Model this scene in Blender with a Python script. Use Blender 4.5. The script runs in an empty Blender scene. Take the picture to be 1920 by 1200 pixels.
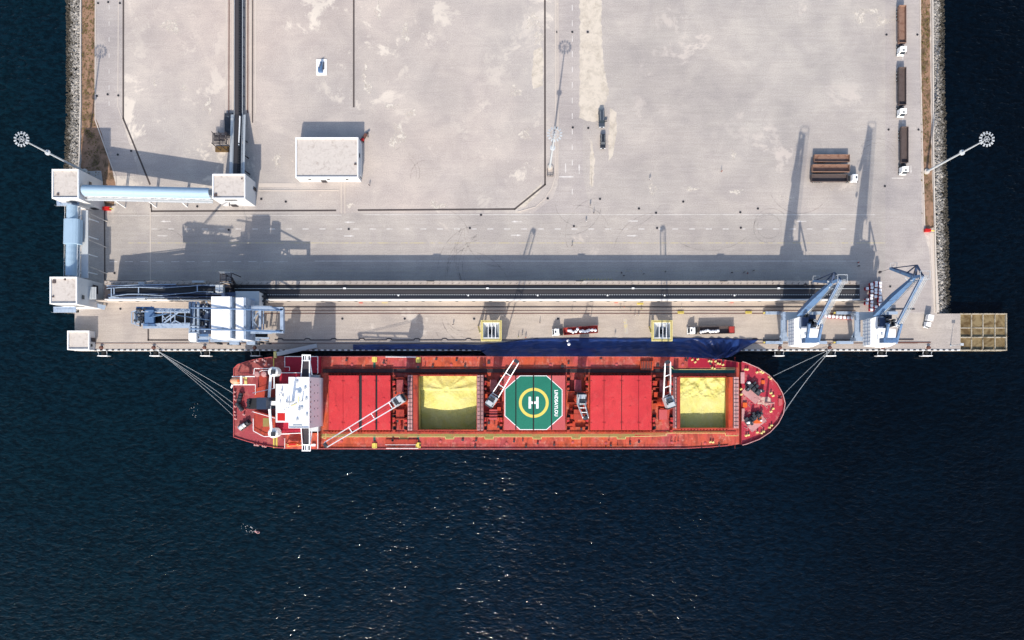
import bpy, bmesh, math, random
from mathutils import Vector, Matrix, noise as mnoise
from mathutils.geometry import tessellate_polygon
R = math.radians
rnd = random.Random(7)
sc = bpy.context.scene
C = sc.collection

# ------------------------------------------------------------------ camera, sky, sun
FPX, HC, NX, NY = 1333.0, 256.0, 970.0, 735.0      # focal length (photo pixels), camera height, plumb point
cd = bpy.data.cameras.new('camera')
cam = bpy.data.objects.new('camera', cd); C.objects.link(cam); sc.camera = cam
cd.sensor_width = 36.0; cd.lens = FPX / 1920 * 36.0
cd.shift_x = (960 - NX) / 1920; cd.shift_y = (NY - 600) / 1920
cam.location = (0, 0, HC); cam.rotation_euler = (0, 0, 0)
cd.clip_start = 1; cd.clip_end = 8000

SUN_EL = R(37.0); SUN_AZ = math.atan2(-0.125, -1.0)
w = bpy.data.worlds.new('World'); sc.world = w; w.use_nodes = True
wn = w.node_tree; wn.nodes.clear()
wo = wn.nodes.new('ShaderNodeOutputWorld'); wb = wn.nodes.new('ShaderNodeBackground')
sk = wn.nodes.new('ShaderNodeTexSky'); sk.sky_type = 'NISHITA'; sk.sun_disc = False
sk.sun_elevation = SUN_EL; sk.sun_rotation = SUN_AZ % (2 * math.pi)
sk.air_density = 1.0; sk.dust_density = 1.6; sk.ozone_density = 1.0
wb.inputs['Strength'].default_value = 0.19
wn.links.new(sk.outputs[0], wb.inputs[0]); wn.links.new(wb.outputs[0], wo.inputs[0])
ld = bpy.data.lights.new('sun', 'SUN'); ld.energy = 4.3; ld.angle = R(0.5); ld.color = (1.0, 0.91, 0.79)
sun = bpy.data.objects.new('sun', ld); C.objects.link(sun)
sdir = Vector((0.125, 1.0, -math.tan(SUN_EL) * math.hypot(0.125, 1.0)))
sun.rotation_euler = sdir.to_track_quat('-Z', 'Y').to_euler(); sun.location = (0, -150, 200)
sc.view_settings.view_transform = 'Standard'; sc.view_settings.look = 'None'
sc.view_settings.exposure = 0.36; sc.view_settings.gamma = 1.0
sc.cycles.use_denoising = True
sc.cycles.max_bounces = 6

# ------------------------------------------------------------------ helpers
def P(px, py, z=0.0):
    k = (HC - z) / FPX
    return Vector(((px - NX) * k, (NY - py) * k, z))
def lin(v):
    v /= 255.0
    return v / 12.92 if v <= 0.04045 else ((v + 0.055) / 1.055) ** 2.4
LIT = 1.5
def S(r, g, b, k=1.0):                       # sunlit colour as seen -> surface colour
    return tuple(min(0.86, lin(c) / LIT * k) for c in (r, g, b))

class NT:
    def __init__(s, name):
        s.m = bpy.data.materials.new(name); s.m.use_nodes = True
        s.t = s.m.node_tree; s.b = s.t.nodes['Principled BSDF']; s.geo = None
    def n(s, t): return s.t.nodes.new(t)
    def l(s, a, b): s.t.links.new(a, b)
    def pos(s, kind='w'):
        if kind == 'w':
            if not s.geo: s.geo = s.n('ShaderNodeNewGeometry')
            return s.geo.outputs['Position']
        return s.n('ShaderNodeTexCoord').outputs['Object']
    def map(s, vec, scale=(1, 1, 1), rot=0):
        m = s.n('ShaderNodeMapping'); s.l(vec, m.inputs[0]); m.inputs['Scale'].default_value = scale
        m.inputs['Rotation'].default_value = (0, 0, rot); return m.outputs[0]
    def noise(s, vec, scale, detail=3, rough=0.55, dist=0):
        x = s.n('ShaderNodeTexNoise'); s.l(vec, x.inputs['Vector'])
        x.inputs['Scale'].default_value = scale; x.inputs['Detail'].default_value = detail
        x.inputs['Roughness'].default_value = rough; x.inputs['Distortion'].default_value = dist
        return x.outputs[0]
    def rng(s, f, a, b, c=0.0, d=1.0):
        x = s.n('ShaderNodeMapRange'); s.l(f, x.inputs[0])
        for i, v in enumerate((a, b, c, d)): x.inputs[i + 1].default_value = v
        return x.outputs[0]
    def math(s, op, a, b):
        x = s.n('ShaderNodeMath'); x.operation = op
        for i, v in enumerate((a, b)):
            if isinstance(v, (int, float)): x.inputs[i].default_value = v
            else: s.l(v, x.inputs[i])
        return x.outputs[0]
    def mix(s, f, a, b, blend='MIX'):
        x = s.n('ShaderNodeMix'); x.data_type = 'RGBA'; x.blend_type = blend
        if isinstance(f, (int, float)): x.inputs[0].default_value = f
        else: s.l(f, x.inputs[0])
        for i, v in ((6, a), (7, b)):
            if isinstance(v, tuple): x.inputs[i].default_value = (*v[:3], 1)
            else: s.l(v, x.inputs[i])
        return x.outputs[2]
    def grey(s, f):
        x = s.n('ShaderNodeCombineColor')
        for i in range(3): s.l(f, x.inputs[i])
        return x.outputs[0]
    def bump(s, h, st=0.3, dist=0.1):
        x = s.n('ShaderNodeBump'); s.l(h, x.inputs['Height']); x.inputs['Strength'].default_value = st
        x.inputs['Distance'].default_value = dist; s.l(x.outputs[0], s.b.inputs['Normal'])
    def out(s, col, rough=0.8, metal=0.0, spec=0.3):
        if isinstance(col, tuple): s.b.inputs['Base Color'].default_value = (*col[:3], 1)
        else: s.l(col, s.b.inputs['Base Color'])
        s.b.inputs['Roughness'].default_value = rough; s.b.inputs['Metallic'].default_value = metal
        s.b.inputs['Specular IOR Level'].default_value = spec
        return s.m

def mat(name, col, rough=0.6, var=0.12, scale=0.8, dirt=None, dlo=0.58, dhi=0.72, dscale=0.35, metal=0.0, spec=0.3, bump=0.0):
    t = NT(name); v = t.pos()
    f = t.noise(v, scale, 5, 0.6)
    c = t.mix(f, tuple(x * (1 - var) for x in col), tuple(min(0.9, x * (1 + var)) for x in col))
    if dirt:
        d = t.rng(t.noise(v, dscale, 7, 0.65, 0.6), dlo, dhi)
        c = t.mix(d, c, dirt)
    if bump: t.bump(t.noise(v, 6, 4), bump, 0.05)
    return t.out(c, rough, metal, spec)

class MB:
    def __init__(s): s.v = []; s.f = []; s.mi = []; s.cur = 0; s.ad = []
    def add(s, vs, fs):
        o = len(s.v); s.ad.append((o, len(s.f))); s.v += [Vector(x) for x in vs]; s.f += [[i + o for i in q] for q in fs]; s.mi += [s.cur] * len(fs)
        return s
    def poly(s, pts): return s.add(pts, [list(range(len(pts)))])
    def sheet(s, px, z=0.0): return s.poly([P(x, y, z) for x, y in reversed(px)])
    def rect(s, x0, y0, x1, y1, z): return s.poly([P(x0, y1, z), P(x1, y1, z), P(x1, y0, z), P(x0, y0, z)])
    def prism(s, pts, z0, z1, top=None):
        n = len(pts); top = top or pts
        a = sum(pts[i][0] * pts[(i + 1) % n][1] - pts[(i + 1) % n][0] * pts[i][1] for i in range(n))
        if a < 0: pts = pts[::-1]; top = top[::-1]
        vs = [(p[0], p[1], z0) for p in pts] + [(p[0], p[1], z1) for p in top]
        return s.add(vs, [list(range(n))[::-1], [n + i for i in range(n)]] + [[i, (i + 1) % n, n + (i + 1) % n, n + i] for i in range(n)])
    def pprism(s, px, z0, z1): return s.prism([P(x, y, z1)[:2] for x, y in px], z0, z1)
    def pbox(s, x0, y0, x1, y1, z0, z1): return s.pprism([(x0, y0), (x1, y0), (x1, y1), (x0, y1)], z0, z1)
    def box(s, c, d, rz=0.0):
        x, y = d[0] / 2, d[1] / 2; cs, sn = math.cos(rz), math.sin(rz)
        return s.prism([(c[0] + a * cs - b * sn, c[1] + a * sn + b * cs) for a, b in ((-x, -y), (x, -y), (x, y), (-x, y))], c[2] - d[2] / 2, c[2] + d[2] / 2)
    def frame(s, p, q):
        p, q = Vector(p), Vector(q); d = (q - p)
        if d.length < 1e-6: d = Vector((0, 0, 1e-3))
        d.normalize(); u = Vector((0, 0, 1)) if abs(d.z) < 0.98 else Vector((0, 1, 0))
        r = d.cross(u).normalized(); return p, q, r, r.cross(d)
    def bar(s, p, q, w=0.2, h=None, w2=None, h2=None):
        h = h or w; w2 = w2 or w; h2 = h2 or h
        p, q, r, u = s.frame(p, q)
        vs = [p + r * a * w / 2 + u * b * h / 2 for a, b in ((-1, -1), (1, -1), (1, 1), (-1, 1))]
        vs += [q + r * a * w2 / 2 + u * b * h2 / 2 for a, b in ((-1, -1), (1, -1), (1, 1), (-1, 1))]
        return s.add(vs, [[0, 1, 2, 3], [7, 6, 5, 4], [4, 5, 1, 0], [5, 6, 2, 1], [6, 7, 3, 2], [7, 4, 0, 3]])
    def tube(s, p, q, r0=0.1, r1=None, n=8):
        r1 = r0 if r1 is None else r1
        p, q, r, u = s.frame(p, q)
        vs = []
        for c, rad in ((p, r0), (q, r1)):
            for i in range(n):
                a = 2 * math.pi * i / n; vs.append(c + r * math.cos(a) * rad + u * math.sin(a) * rad)
        return s.add(vs, [list(range(n)), [2 * n - 1 - i for i in range(n)]] + [[n + i, n + (i + 1) % n, (i + 1) % n, i] for i in range(n)])
    def path(s, pts, r=0.1, n=6):
        for a, b in zip(pts, pts[1:]): s.tube(a, b, r, r, n)
        return s
    def lathe(s, prof, c=(0, 0, 0), n=14):
        vs = []; m = len(prof)
        for r, z in prof:
            for i in range(n):
                a = 2 * math.pi * i / n; vs.append((c[0] + r * math.cos(a), c[1] + r * math.sin(a), c[2] + z))
        fs = [[j * n + i, j * n + (i + 1) % n, (j + 1) * n + (i + 1) % n, (j + 1) * n + i] for j in range(m - 1) for i in range(n)]
        return s.add(vs, fs + [list(range(n))[::-1], [(m - 1) * n + i for i in range(n)]])
    def ball(s, c, r, sq=(1, 1, 1), n=8, m=5):
        return s.lathe_sq([(math.sin(math.pi * j / m), -math.cos(math.pi * j / m)) for j in range(m + 1)], c, r, sq, n)
    def lathe_sq(s, prof, c, r, sq, n):
        o = len(s.v); s.lathe([(max(a, 0.02) * r, b * r) for a, b in prof], (0, 0, 0), n)
        for i in range(o, len(s.v)):
            p = s.v[i]; s.v[i] = Vector((c[0] + p.x * sq[0], c[1] + p.y * sq[1], c[2] + p.z * sq[2]))
        return s
    def grid(s, x0, y0, x1, y1, nx, ny, fz):
        vs = [(x0 + (x1 - x0) * i / nx, y0 + (y1 - y0) * j / ny) for j in range(ny + 1) for i in range(nx + 1)]
        return s.add([(x, y, fz(x, y)) for x, y in vs], [[j * (nx + 1) + i, j * (nx + 1) + i + 1, (j + 1) * (nx + 1) + i + 1, (j + 1) * (nx + 1) + i] for j in range(ny) for i in range(nx)])
    def move(s, d, rz=0.0):
        m = Matrix.Translation(Vector(d)) @ Matrix.Rotation(rz, 4, 'Z'); s.v = [m @ p for p in s.v]; return s
    def each(s, name, m, parent):
        ends = s.ad[1:] + [(len(s.v), len(s.f))]
        for (v0, f0), (v1, f1) in zip(s.ad, ends):
            b = MB(); b.v = s.v[v0:v1]; b.f = [[i - v0 for i in q] for q in s.f[f0:f1]]; b.mi = [0] * (f1 - f0); b.build(name, m, parent)
    def build(s, name, m, parent=None, smooth=False, bevel=0.0):
        me = bpy.data.meshes.new(name); ob = bpy.data.objects.new(name, me)
        if parent is None:
            xs = [p.x for p in s.v]; ys = [p.y for p in s.v]; o = Vector(((min(xs) + max(xs)) / 2, (min(ys) + max(ys)) / 2, min(p.z for p in s.v)))
            ob.location = o
        else:
            o = WORLD[parent.name].copy(); ob.parent = parent
        WORLD[ob.name] = o
        me.from_pydata([p - o for p in s.v], [], s.f)
        for x in (m if isinstance(m, (list, tuple)) else [m]): me.materials.append(x)
        me.polygons.foreach_set('material_index', s.mi)
        if smooth: me.polygons.foreach_set('use_smooth', [True] * len(s.f))
        me.update(); C.objects.link(ob)
        if bevel:
            b = ob.modifiers.new('edge', 'BEVEL'); b.width = bevel; b.segments = 2; b.limit_method = 'ANGLE'
        return ob
WORLD = {}
def tag(o, label, cat, group=None, kind=None):
    if kind: o['kind'] = kind
    if label: o['label'] = label
    if cat: o['category'] = cat
    if group: o['group'] = group
    return o
def thing(name, label, cat, loc=(0, 0, 0), group=None):
    o = bpy.data.objects.new(name, None); C.objects.link(o); o.location = loc; o.empty_display_size = 0.5
    WORLD[o.name] = Vector(loc); return tag(o, label, cat, group)
def struct(mb, name, m, kind='structure', label=None):
    o = mb.build(name, m); o['kind'] = kind
    if label: o['label'] = label
    return o
def dup(root, loc, rz=0.0, label=None, group=None):
    r = root.copy(); C.objects.link(r); r.location = loc; r.rotation_euler = (0, 0, rz)
    if label: r['label'] = label
    if group: r['group'] = group
    for ch in list(root.children):
        c = ch.copy(); C.objects.link(c); c.parent = r
        for g in list(ch.children):
            d = g.copy(); C.objects.link(d); d.parent = c
    return r
ORD = ['first', 'second', 'third', 'fourth', 'fifth', 'sixth', 'seventh', 'eighth', 'ninth', 'tenth', 'eleventh', 'twelfth']
# ------------------------------------------------------------------ materials
def concrete(name, a, b, light, streak=0.5, patch=(0.60, 0.70), dark=0.82):
    t = NT(name); v = t.pos()
    big = t.noise(v, 0.011, 4, 0.5, 0.4); mid = t.noise(v, 0.09, 6, 0.62, 0.5)
    c = t.mix(t.rng(big, 0.35, 0.65), a, b)
    c = t.mix(t.rng(mid, 0.35, 0.65, 0, 0.9), c, t.mix(1.0, c, (0.82, 0.82, 0.85), 'MULTIPLY'))
    st = t.noise(t.map(v, (0.10, 1.3, 1)), 0.8, 6, 0.7, 0.3)
    c = t.mix(streak, c, t.mix(1.0, c, t.grey(t.rng(st, 0.3, 0.7, dark - 0.06, 1.2)), 'MULTIPLY'))
    fine = t.noise(v, 2.6, 5, 0.75)
    c = t.mix(1.0, c, t.grey(t.rng(fine, 0.28, 0.72, 0.76, 1.22)), 'MULTIPLY')
    p = t.rng(t.noise(v, 0.06, 12, 0.72, 0.35), patch[0], patch[0] + 0.05)
    p2 = t.math('MULTIPLY', p, t.rng(t.noise(v, 0.02, 2), 0.42, 0.6))
    c = t.mix(t.math('MULTIPLY', p2, 0.95), c, light)
    sp = t.rng(t.noise(v, 0.33, 10, 0.75, 0.4), 0.61, 0.68)
    c = t.mix(t.math('MULTIPLY', sp, 0.5), c, light)
    bl = t.rng(t.noise(v, 0.028, 5, 0.55, 0.8), 0.4, 0.62)
    c = t.mix(t.math('MULTIPLY', bl, 0.8), c, t.mix(1.0, c, (0.84, 0.845, 0.86), 'MULTIPLY'))
    # old oil drips and tyre dirt
    oil = t.rng(t.noise(t.map(v, (0.5, 1, 1)), 0.45, 6, 0.6, 0.4), 0.66, 0.78)
    c = t.mix(t.math('MULTIPLY', oil, 0.35), c, tuple(x * 0.55 for x in a))
    t.bump(fine, 0.25, 0.05)
    return t.out(c, 0.92, 0, 0.15)
M = {}
M['yard'] = concrete('yard_concrete', S(224, 209, 197), S(214, 206, 197), S(250, 238, 222), 0.2, (0.55, 0.68))
M['yard2'] = concrete('east_yard_concrete', S(208, 200, 191), S(214, 203, 193), S(228, 216, 205), 0.35, (0.56, 0.70), 0.82)
M['road'] = concrete('road_concrete', S(203, 195, 189), S(208, 197, 189), S(214, 205, 196), 0.4, (0.62, 0.75))
M['apron'] = concrete('apron_concrete', S(210, 200, 190), S(205, 197, 188), S(224, 212, 200), 0.4, (0.60, 0.72), 0.84)
M['quay'] = concrete('quay_concrete', S(218, 204, 188), S(210, 199, 188), S(228, 218, 206), 0.45, (0.58, 0.7), 0.82)
M['sand'] = mat('sand', S(236, 224, 208), 0.95, 0.06, 0.6, S(216, 202, 188), 0.55, 0.7, 0.2)
M['soil'] = mat('soil', S(166, 132, 108), 0.95, 0.3, 0.9, S(104, 86, 64), 0.46, 0.62, 0.3, bump=0.6)
M['scrub'] = mat('dry_scrub', S(120, 110, 62), 0.95, 0.4, 1.5)
M['kerb'] = mat('kerb_concrete', S(224, 212, 200), 0.9, 0.1, 0.8)
M['grate'] = mat('channel_grate', S(92, 84, 82), 0.9, 0.3, 1.5)
M['white_line'] = mat('white_line_paint', S(246, 241, 236), 0.7, 0.06, 0.5, S(216, 208, 201), 0.44, 0.62, 0.7)
M['yellow_line'] = mat('worn_yellow_paint', S(222, 206, 160), 0.8, 0.08, 0.5, S(204, 195, 184), 0.42, 0.58, 0.6)
M['steel'] = mat('dark_steel', S(70, 66, 70), 0.6, 0.2, 1.0)
M['rust_rail'] = mat('rusty_rail', S(120, 84, 74), 0.7, 0.2, 1.0)
M['concrete_wall'] = mat('concrete_wall', S(222, 212, 200), 0.85, 0.08, 0.3, S(178, 166, 156), 0.58, 0.75, 0.25)
M['roof_slab'] = mat('roof_slab', S(222, 213, 204), 0.9, 0.16, 1.1, S(190, 178, 168), 0.52, 0.72, 0.7)
M['white_wall'] = mat('white_render', S(240, 240, 240), 0.7, 0.04, 0.4, S(206, 206, 208), 0.6, 0.8, 0.2)
M['white'] = mat('white_paint', (0.78, 0.78, 0.77), 0.5, 0.05, 0.6, (0.5, 0.46, 0.42), 0.62, 0.8, 0.5)
M['white_clean'] = mat('clean_white_paint', (0.82, 0.82, 0.82), 0.5, 0.03, 0.6)
M['dark'] = mat('black_paint', (0.02, 0.021, 0.024), 0.5, 0.3, 1.0)
M['belt'] = mat('conveyor_belt', S(72, 69, 72), 0.8, 0.15, 0.6)
M['belt_frame'] = mat('conveyor_frame', S(44, 48, 60), 0.6, 0.2, 1.0)
M['glass'] = mat('dark_glass', (0.02, 0.03, 0.04), 0.08, 0.1, 1.0, spec=0.6)
M['rubber'] = mat('black_rubber', (0.018, 0.018, 0.018), 0.8, 0.2, 2.0)
M['galv'] = mat('galvanised_steel', S(206, 212, 216), 0.45, 0.08, 2.0)
M['blue_roof'] = mat('light_blue_sheet', S(176, 204, 226), 0.5, 0.06, 0.4, S(140, 168, 196), 0.6, 0.8, 0.3)
M['blue'] = mat('crane_blue', S(96, 130, 172), 0.5, 0.1, 0.5, S(80, 94, 116), 0.5, 0.7, 0.5)
M['pale_blue'] = mat('pale_blue_paint', S(176, 194, 216), 0.5, 0.07, 0.5, S(128, 146, 168), 0.5, 0.7, 0.5)
M['slate'] = mat('slate_blue_steel', S(46, 62, 86), 0.55, 0.15, 0.9)
M['navy'] = mat('dark_blue_steel', S(62, 80, 112), 0.55, 0.2, 0.9, S(40, 48, 62), 0.5, 0.65, 0.5)
M['gear'] = mat('greasy_machinery', S(62, 66, 74), 0.6, 0.4, 2.2, S(130, 140, 150), 0.6, 0.66, 1.1)
M['yellow'] = mat('yellow_paint', S(244, 224, 110), 0.5, 0.06, 1.0)
M['yellow_pale'] = mat('faded_yellow_paint', S(244, 230, 150), 0.5, 0.08, 1.0, S(206, 176, 110), 0.58, 0.7, 0.8)
M['red'] = mat('red_paint', S(214, 40, 36), 0.5, 0.12, 1.0)
M['orange'] = mat('orange_paint', S(240, 110, 50), 0.45, 0.1, 1.0)
M['rust'] = mat('rusty_steel', S(158, 126, 110), 0.85, 0.12, 0.8, S(120, 84, 70), 0.5, 0.7, 0.7)
M['truck_red'] = mat('faded_truck_red', S(188, 66, 60), 0.7, 0.15, 1.0, S(140, 50, 44), 0.5, 0.65, 0.8)
M['rust_dark'] = mat('dark_rusty_steel', S(104, 92, 90), 0.85, 0.12, 0.8, S(90, 76, 74), 0.5, 0.7, 0.7)
M['rope'] = mat('mooring_line', S(190, 196, 200), 0.9, 0.1, 2.0)
M['tarp'] = mat('blue_tarpaulin', S(34, 64, 128), 0.42, 0.25, 0.4, S(26, 48, 100), 0.45, 0.65, 0.22, spec=0.4)

def ship_mat(name, a, b, rust, lo=0.56, hi=0.7, worn=None, sc_=0.10):
    t = NT(name); v = t.pos()
    c = t.mix(t.rng(t.noise(v, sc_, 4, 0.55, 0.5), 0.38, 0.62), a, b)
    c = t.mix(t.math('MULTIPLY', t.rng(t.noise(t.map(v, (1, 0.35, 1)), 0.55, 8, 0.7, 0.6), lo, hi), 0.8), c, rust)
    if worn: c = t.mix(t.math('MULTIPLY', t.rng(t.noise(v, 0.42, 10, 0.75, 0.3), 0.52, 0.64), 0.7 if sc_ != 0.09 else 0.25), c, worn)
    c = t.mix(1.0, c, t.grey(t.rng(t.noise(v, 2.4, 4, 0.7), 0.25, 0.75, 0.84, 1.15)), 'MULTIPLY')
    return t.out(c, 0.65, 0, 0.3)
M['deck'] = ship_mat('red_deck_paint', S(206, 88, 92), S(220, 96, 58), S(128, 58, 44), 0.46, 0.68, S(226, 150, 130), 0.07)
M['deck_aft'] = ship_mat('aft_deck_paint', S(162, 84, 80), S(178, 74, 82), S(122, 58, 56), 0.52, 0.7, S(204, 128, 116))
M['deck_fore'] = ship_mat('forecastle_paint', S(186, 46, 70), S(198, 58, 76), S(140, 36, 46), 0.58, 0.75, S(224, 150, 140))
M['crimson'] = ship_mat('crimson_deck_paint', S(176, 28, 58), S(190, 36, 60), S(140, 26, 44), 0.6, 0.8)
M['hatch'] = ship_mat('hatch_red_paint', S(212, 54, 62), S(226, 64, 68), S(168, 46, 48), 0.52, 0.74, S(232, 104, 100), 0.09)
M['hatch_dull'] = ship_mat('dull_hatch_red_paint', S(212, 104, 104), S(206, 94, 96), S(170, 74, 76), 0.6, 0.8, None, 0.06)
M['coam'] = ship_mat('coaming_paint', S(176, 62, 54), S(196, 78, 54), S(104, 44, 38), 0.5, 0.65)
M['orange_rust'] = ship_mat('orange_machinery_paint', S(216, 84, 44), S(198, 60, 44), S(120, 50, 36), 0.5, 0.65)
M['pink'] = ship_mat('faded_pink_steel', S(222, 172, 170), S(208, 152, 150), S(160, 98, 94), 0.56, 0.72)
M['hull'] = ship_mat('hull_paint', S(150, 52, 50), S(140, 46, 46), S(100, 50, 40))
M['hold_wall'] = ship_mat('dusty_hold_steel', S(206, 196, 124), S(190, 178, 112), S(150, 104, 76), 0.54, 0.7)
M['green_deck'] = ship_mat('helipad_green_paint', S(28, 124, 102), S(34, 132, 108), S(26, 104, 90), 0.62, 0.8)
M['walk_green'] = ship_mat('walkway_green_paint', S(150, 150, 84), S(172, 140, 88), S(206, 110, 74), 0.5, 0.66)
M['teal'] = mat('dark_green_paint', S(22, 98, 92), 0.6, 0.15, 0.6)
M['wing'] = mat('dark_wing_deck', S(72, 66, 72), 0.8, 0.15, 0.6)
M['cargo'] = None
t = NT('yellow_cargo'); v = t.pos()
c_ = t.mix(t.rng(t.noise(v, 0.25, 6, 0.6, 0.6), 0.35, 0.65), S(238, 230, 132), S(247, 241, 164))
c_ = t.mix(t.math('MULTIPLY', t.rng(t.noise(v, 1.2, 6, 0.7, 0.8), 0.58, 0.7), 0.25), c_, S(188, 174, 104))
t.bump(t.noise(v, 1.6, 6, 0.7), 0.9, 0.25)
M['cargo'] = t.out(c_, 0.95, 0, 0.1)

# water: dark open sea, greener to the west; eastward light falloff painted into its colour
t = NT('sea_water'); v = t.pos()
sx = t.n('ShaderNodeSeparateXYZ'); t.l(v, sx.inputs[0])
deep = t.rng(sx.outputs['X'], -190, 190)  # west to east position, drives the painted light falloff
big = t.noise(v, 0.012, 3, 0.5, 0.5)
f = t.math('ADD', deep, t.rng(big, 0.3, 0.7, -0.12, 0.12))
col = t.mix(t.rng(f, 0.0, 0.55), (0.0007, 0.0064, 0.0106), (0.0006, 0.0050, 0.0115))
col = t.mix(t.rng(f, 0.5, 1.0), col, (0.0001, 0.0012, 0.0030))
gust = t.rng(t.noise(t.map(v, (1, 0.5, 1), R(25)), 0.022, 4, 0.55), 0.35, 0.65, 0.55, 1.3)
h1 = t.noise(t.map(v, (0.6, 1.3, 1), R(14)), 0.62, 2, 0.45, 0.4)
h2 = t.noise(t.map(v, (0.65, 1.3, 1), R(-20)), 1.25, 1, 0.5, 0.4)
h3 = t.noise(v, 0.16, 2, 0.5, 0.2)
hh = t.math('ADD', t.math('MULTIPLY', h1, 1.1), t.math('ADD', t.math('MULTIPLY', h2, 0.42), t.math('MULTIPLY', h3, 1.2)))
hh = t.math('MULTIPLY', hh, gust)
crest_light = t.rng(t.math('ADD', h1, t.math('MULTIPLY', h2, 0.5)), 0.6, 0.92, 0.7, 1.7)  # light scattered in wave crests, painted as a brighter tone
col = t.mix(1.0, col, t.grey(crest_light), 'MULTIPLY')
t.bump(hh, 1.0, 0.33)
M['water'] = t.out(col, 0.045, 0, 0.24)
t.b.inputs['IOR'].default_value = 1.33

# ------------------------------------------------------------------ setting: water and pier
WZ = -3.6
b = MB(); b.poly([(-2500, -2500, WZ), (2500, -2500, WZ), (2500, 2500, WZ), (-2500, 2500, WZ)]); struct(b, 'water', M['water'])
pier = [(152, -1400), (150, 200), (147, 330), (148, 586), (140, 586), (140, 657.5), (1800, 657.5), (1800, 588), (1757, 588), (1751, 300), (1745, -1400)]
b = MB(); b.pprism(pier, -9, 0.0); struct(b, 'ground', M['yard'])
def sheet(name, m, polys, z):
    b = MB()
    for p in polys: b.sheet(p, z)
    return struct(b, name, m)
Z1, Z2, Z3, Z4 = 0.006, 0.012, 0.018, 0.024
sheet('yard_paving', M['yard2'], [[(1093, -1400), (1660, -1400), (1660, 398), (1400, 399), (1108, 399), (1093, 330)]], Z1)
sheet('road', M['road'], [[(1046, -1400), (1093, -1400), (1093, 330), (1108, 399), (1000, 399), (1036, 372), (1046, 345)],
                          [(1660, -1400), (1722, -1400), (1728, 420), (1742, 470), (1748, 586), (1612, 586), (1612, 527), (1660, 527)]], Z1)
sheet('road', M['road'], [[(181, -1400), (231, -1400), (229, 225), (262, 330), (212, 330), (180, 226)]], Z1)
sheet('apron', M['apron'], [[(196, 399), (1660, 399), (1660, 527), (196, 527)]], Z1)
sheet('quay_apron', M['quay'], [[(149, 586.5), (196, 562), (1612, 562), (1612, 586.5), (1756, 588), (1799.6, 588.5), (1799.6, 656.8), (140.4, 656.8), (140.4, 586.5)]], Z2)
def ragged(pts, amp, step=6, seed=0):
    out = []; r = random.Random(seed)
    for (x0, y0), (x1, y1) in zip(pts, pts[1:] + pts[:1]):
        n = max(1, int(math.hypot(x1 - x0, y1 - y0) / step))
        for i in range(n):
            u = i / n; out.append((x0 + (x1 - x0) * u + r.uniform(-amp, amp), y0 + (y1 - y0) * u + r.uniform(-amp, amp)))
    return out
sp_ = NT('drifted_sand'); vv = sp_.pos(); tr = sp_.n('ShaderNodeBsdfTransparent'); mx = sp_.n('ShaderNodeMixShader')
sp_.out(S(244, 232, 215), 0.95, 0, 0.1); sp_.l(sp_.rng(sp_.noise(vv, 0.3, 10, 0.72, 0.3), 0.3, 0.55, 0.4, 0.85), mx.inputs[0])
sp_.l(tr.outputs[0], mx.inputs[1]); sp_.l(sp_.b.outputs[0], mx.inputs[2]); sp_.l(mx.outputs[0], sp_.t.nodes['Material Output'].inputs[0])
SANDS = [[(1090, -100), (1125, -100), (1125, 60), (1127, 100), (1131, 130), (1139, 170), (1132, 190), (1128, 200), (1120, 222), (1108, 224), (1089, 218), (1090, 120)],
         [(1146, 205), (1154, 212), (1155, 250), (1148, 292), (1143, 300), (1142, 260)], [(1003, 95), (1014, 90), (1018, 110), (1016, 160), (1001, 165), (998, 148)],
         [(1109, 262), (1114, 300), (1110, 350), (1107, 345), (1108, 300)], [(968, 388), (1015, 345), (1012, 360), (985, 386)]]
for k in range(4):
    ps = []
    for i, q in enumerate(SANDS):
        cx_ = sum(p[0] for p in q) / len(q); cy_ = sum(p[1] for p in q) / len(q); ins = (k - 1.5) * (1.9 if i == 0 else 1.0)
        ps.append(ragged([(x - ins * (1 if x > cx_ else -1), y - ins * 1.3 * (1 if y > cy_ else -1)) for x, y in q], 1.7 if i == 0 else 1.1, 4, 3 + i + 10 * k))
    sheet('sand_strip', sp_.m, ps, 0.013 + 0.0012 * k)
patch = []
for x, y, rx, ry in ((708, 22, 7, 18), (760, 60, 7, 24), (318, 48, 22, 12), (745, 255, 14, 22), (771, 213, 12, 9), (733, 200, 12, 7), (966, 172, 11, 10), (985, 250, 12, 12), (822, 385, 16, 8), (1612, 30, 12, 14), (1655, 40, 16, 10), (1638, 20, 18, 6), (1224, 355, 8, 9), (1375, 290, 5, 14), (1380, 360, 14, 5), (1560, 355, 8, 4), (684, 140, 5, 20), (690, 165, 7, 10), (520, 300, 9, 14), (1295, 355, 12, 5), (655, 386, 7, 6), (1475, 372, 14, 5), (345, 165, 6, 7), (290, 155, 3, 10), (390, 200, 8, 14), (1000, 40, 14, 14), (1010, 70, 10, 16)):
    n = 26; r = random.Random(int(x * 7 + y)); ph = r.uniform(0, 6)
    patch.append([(x + 1.15 * rx * math.cos(a) * q, y + 1.15 * ry * math.sin(a) * q) for a, q in [(2 * math.pi * i / n, r.uniform(0.45, 1.1) * (1 + 0.25 * math.sin(3 * 2 * math.pi * i / n + ph))) for i in range(n)]])
tp = NT('dusty_patch'); vv = tp.pos(); tr = tp.n('ShaderNodeBsdfTransparent'); mx = tp.n('ShaderNodeMixShader')
tp.out(S(250, 240, 226), 0.95, 0, 0.1); tp.l(tp.rng(tp.noise(vv, 0.42, 10, 0.72, 0.5), 0.42, 0.58, 0.0, 0.85), mx.inputs[0])
tp.l(tr.outputs[0], mx.inputs[1]); tp.l(tp.b.outputs[0], mx.inputs[2]); tp.l(mx.outputs[0], tp.t.nodes['Material Output'].inputs[0])
sheet('dust_patches', tp.m, patch, Z3)
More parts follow.
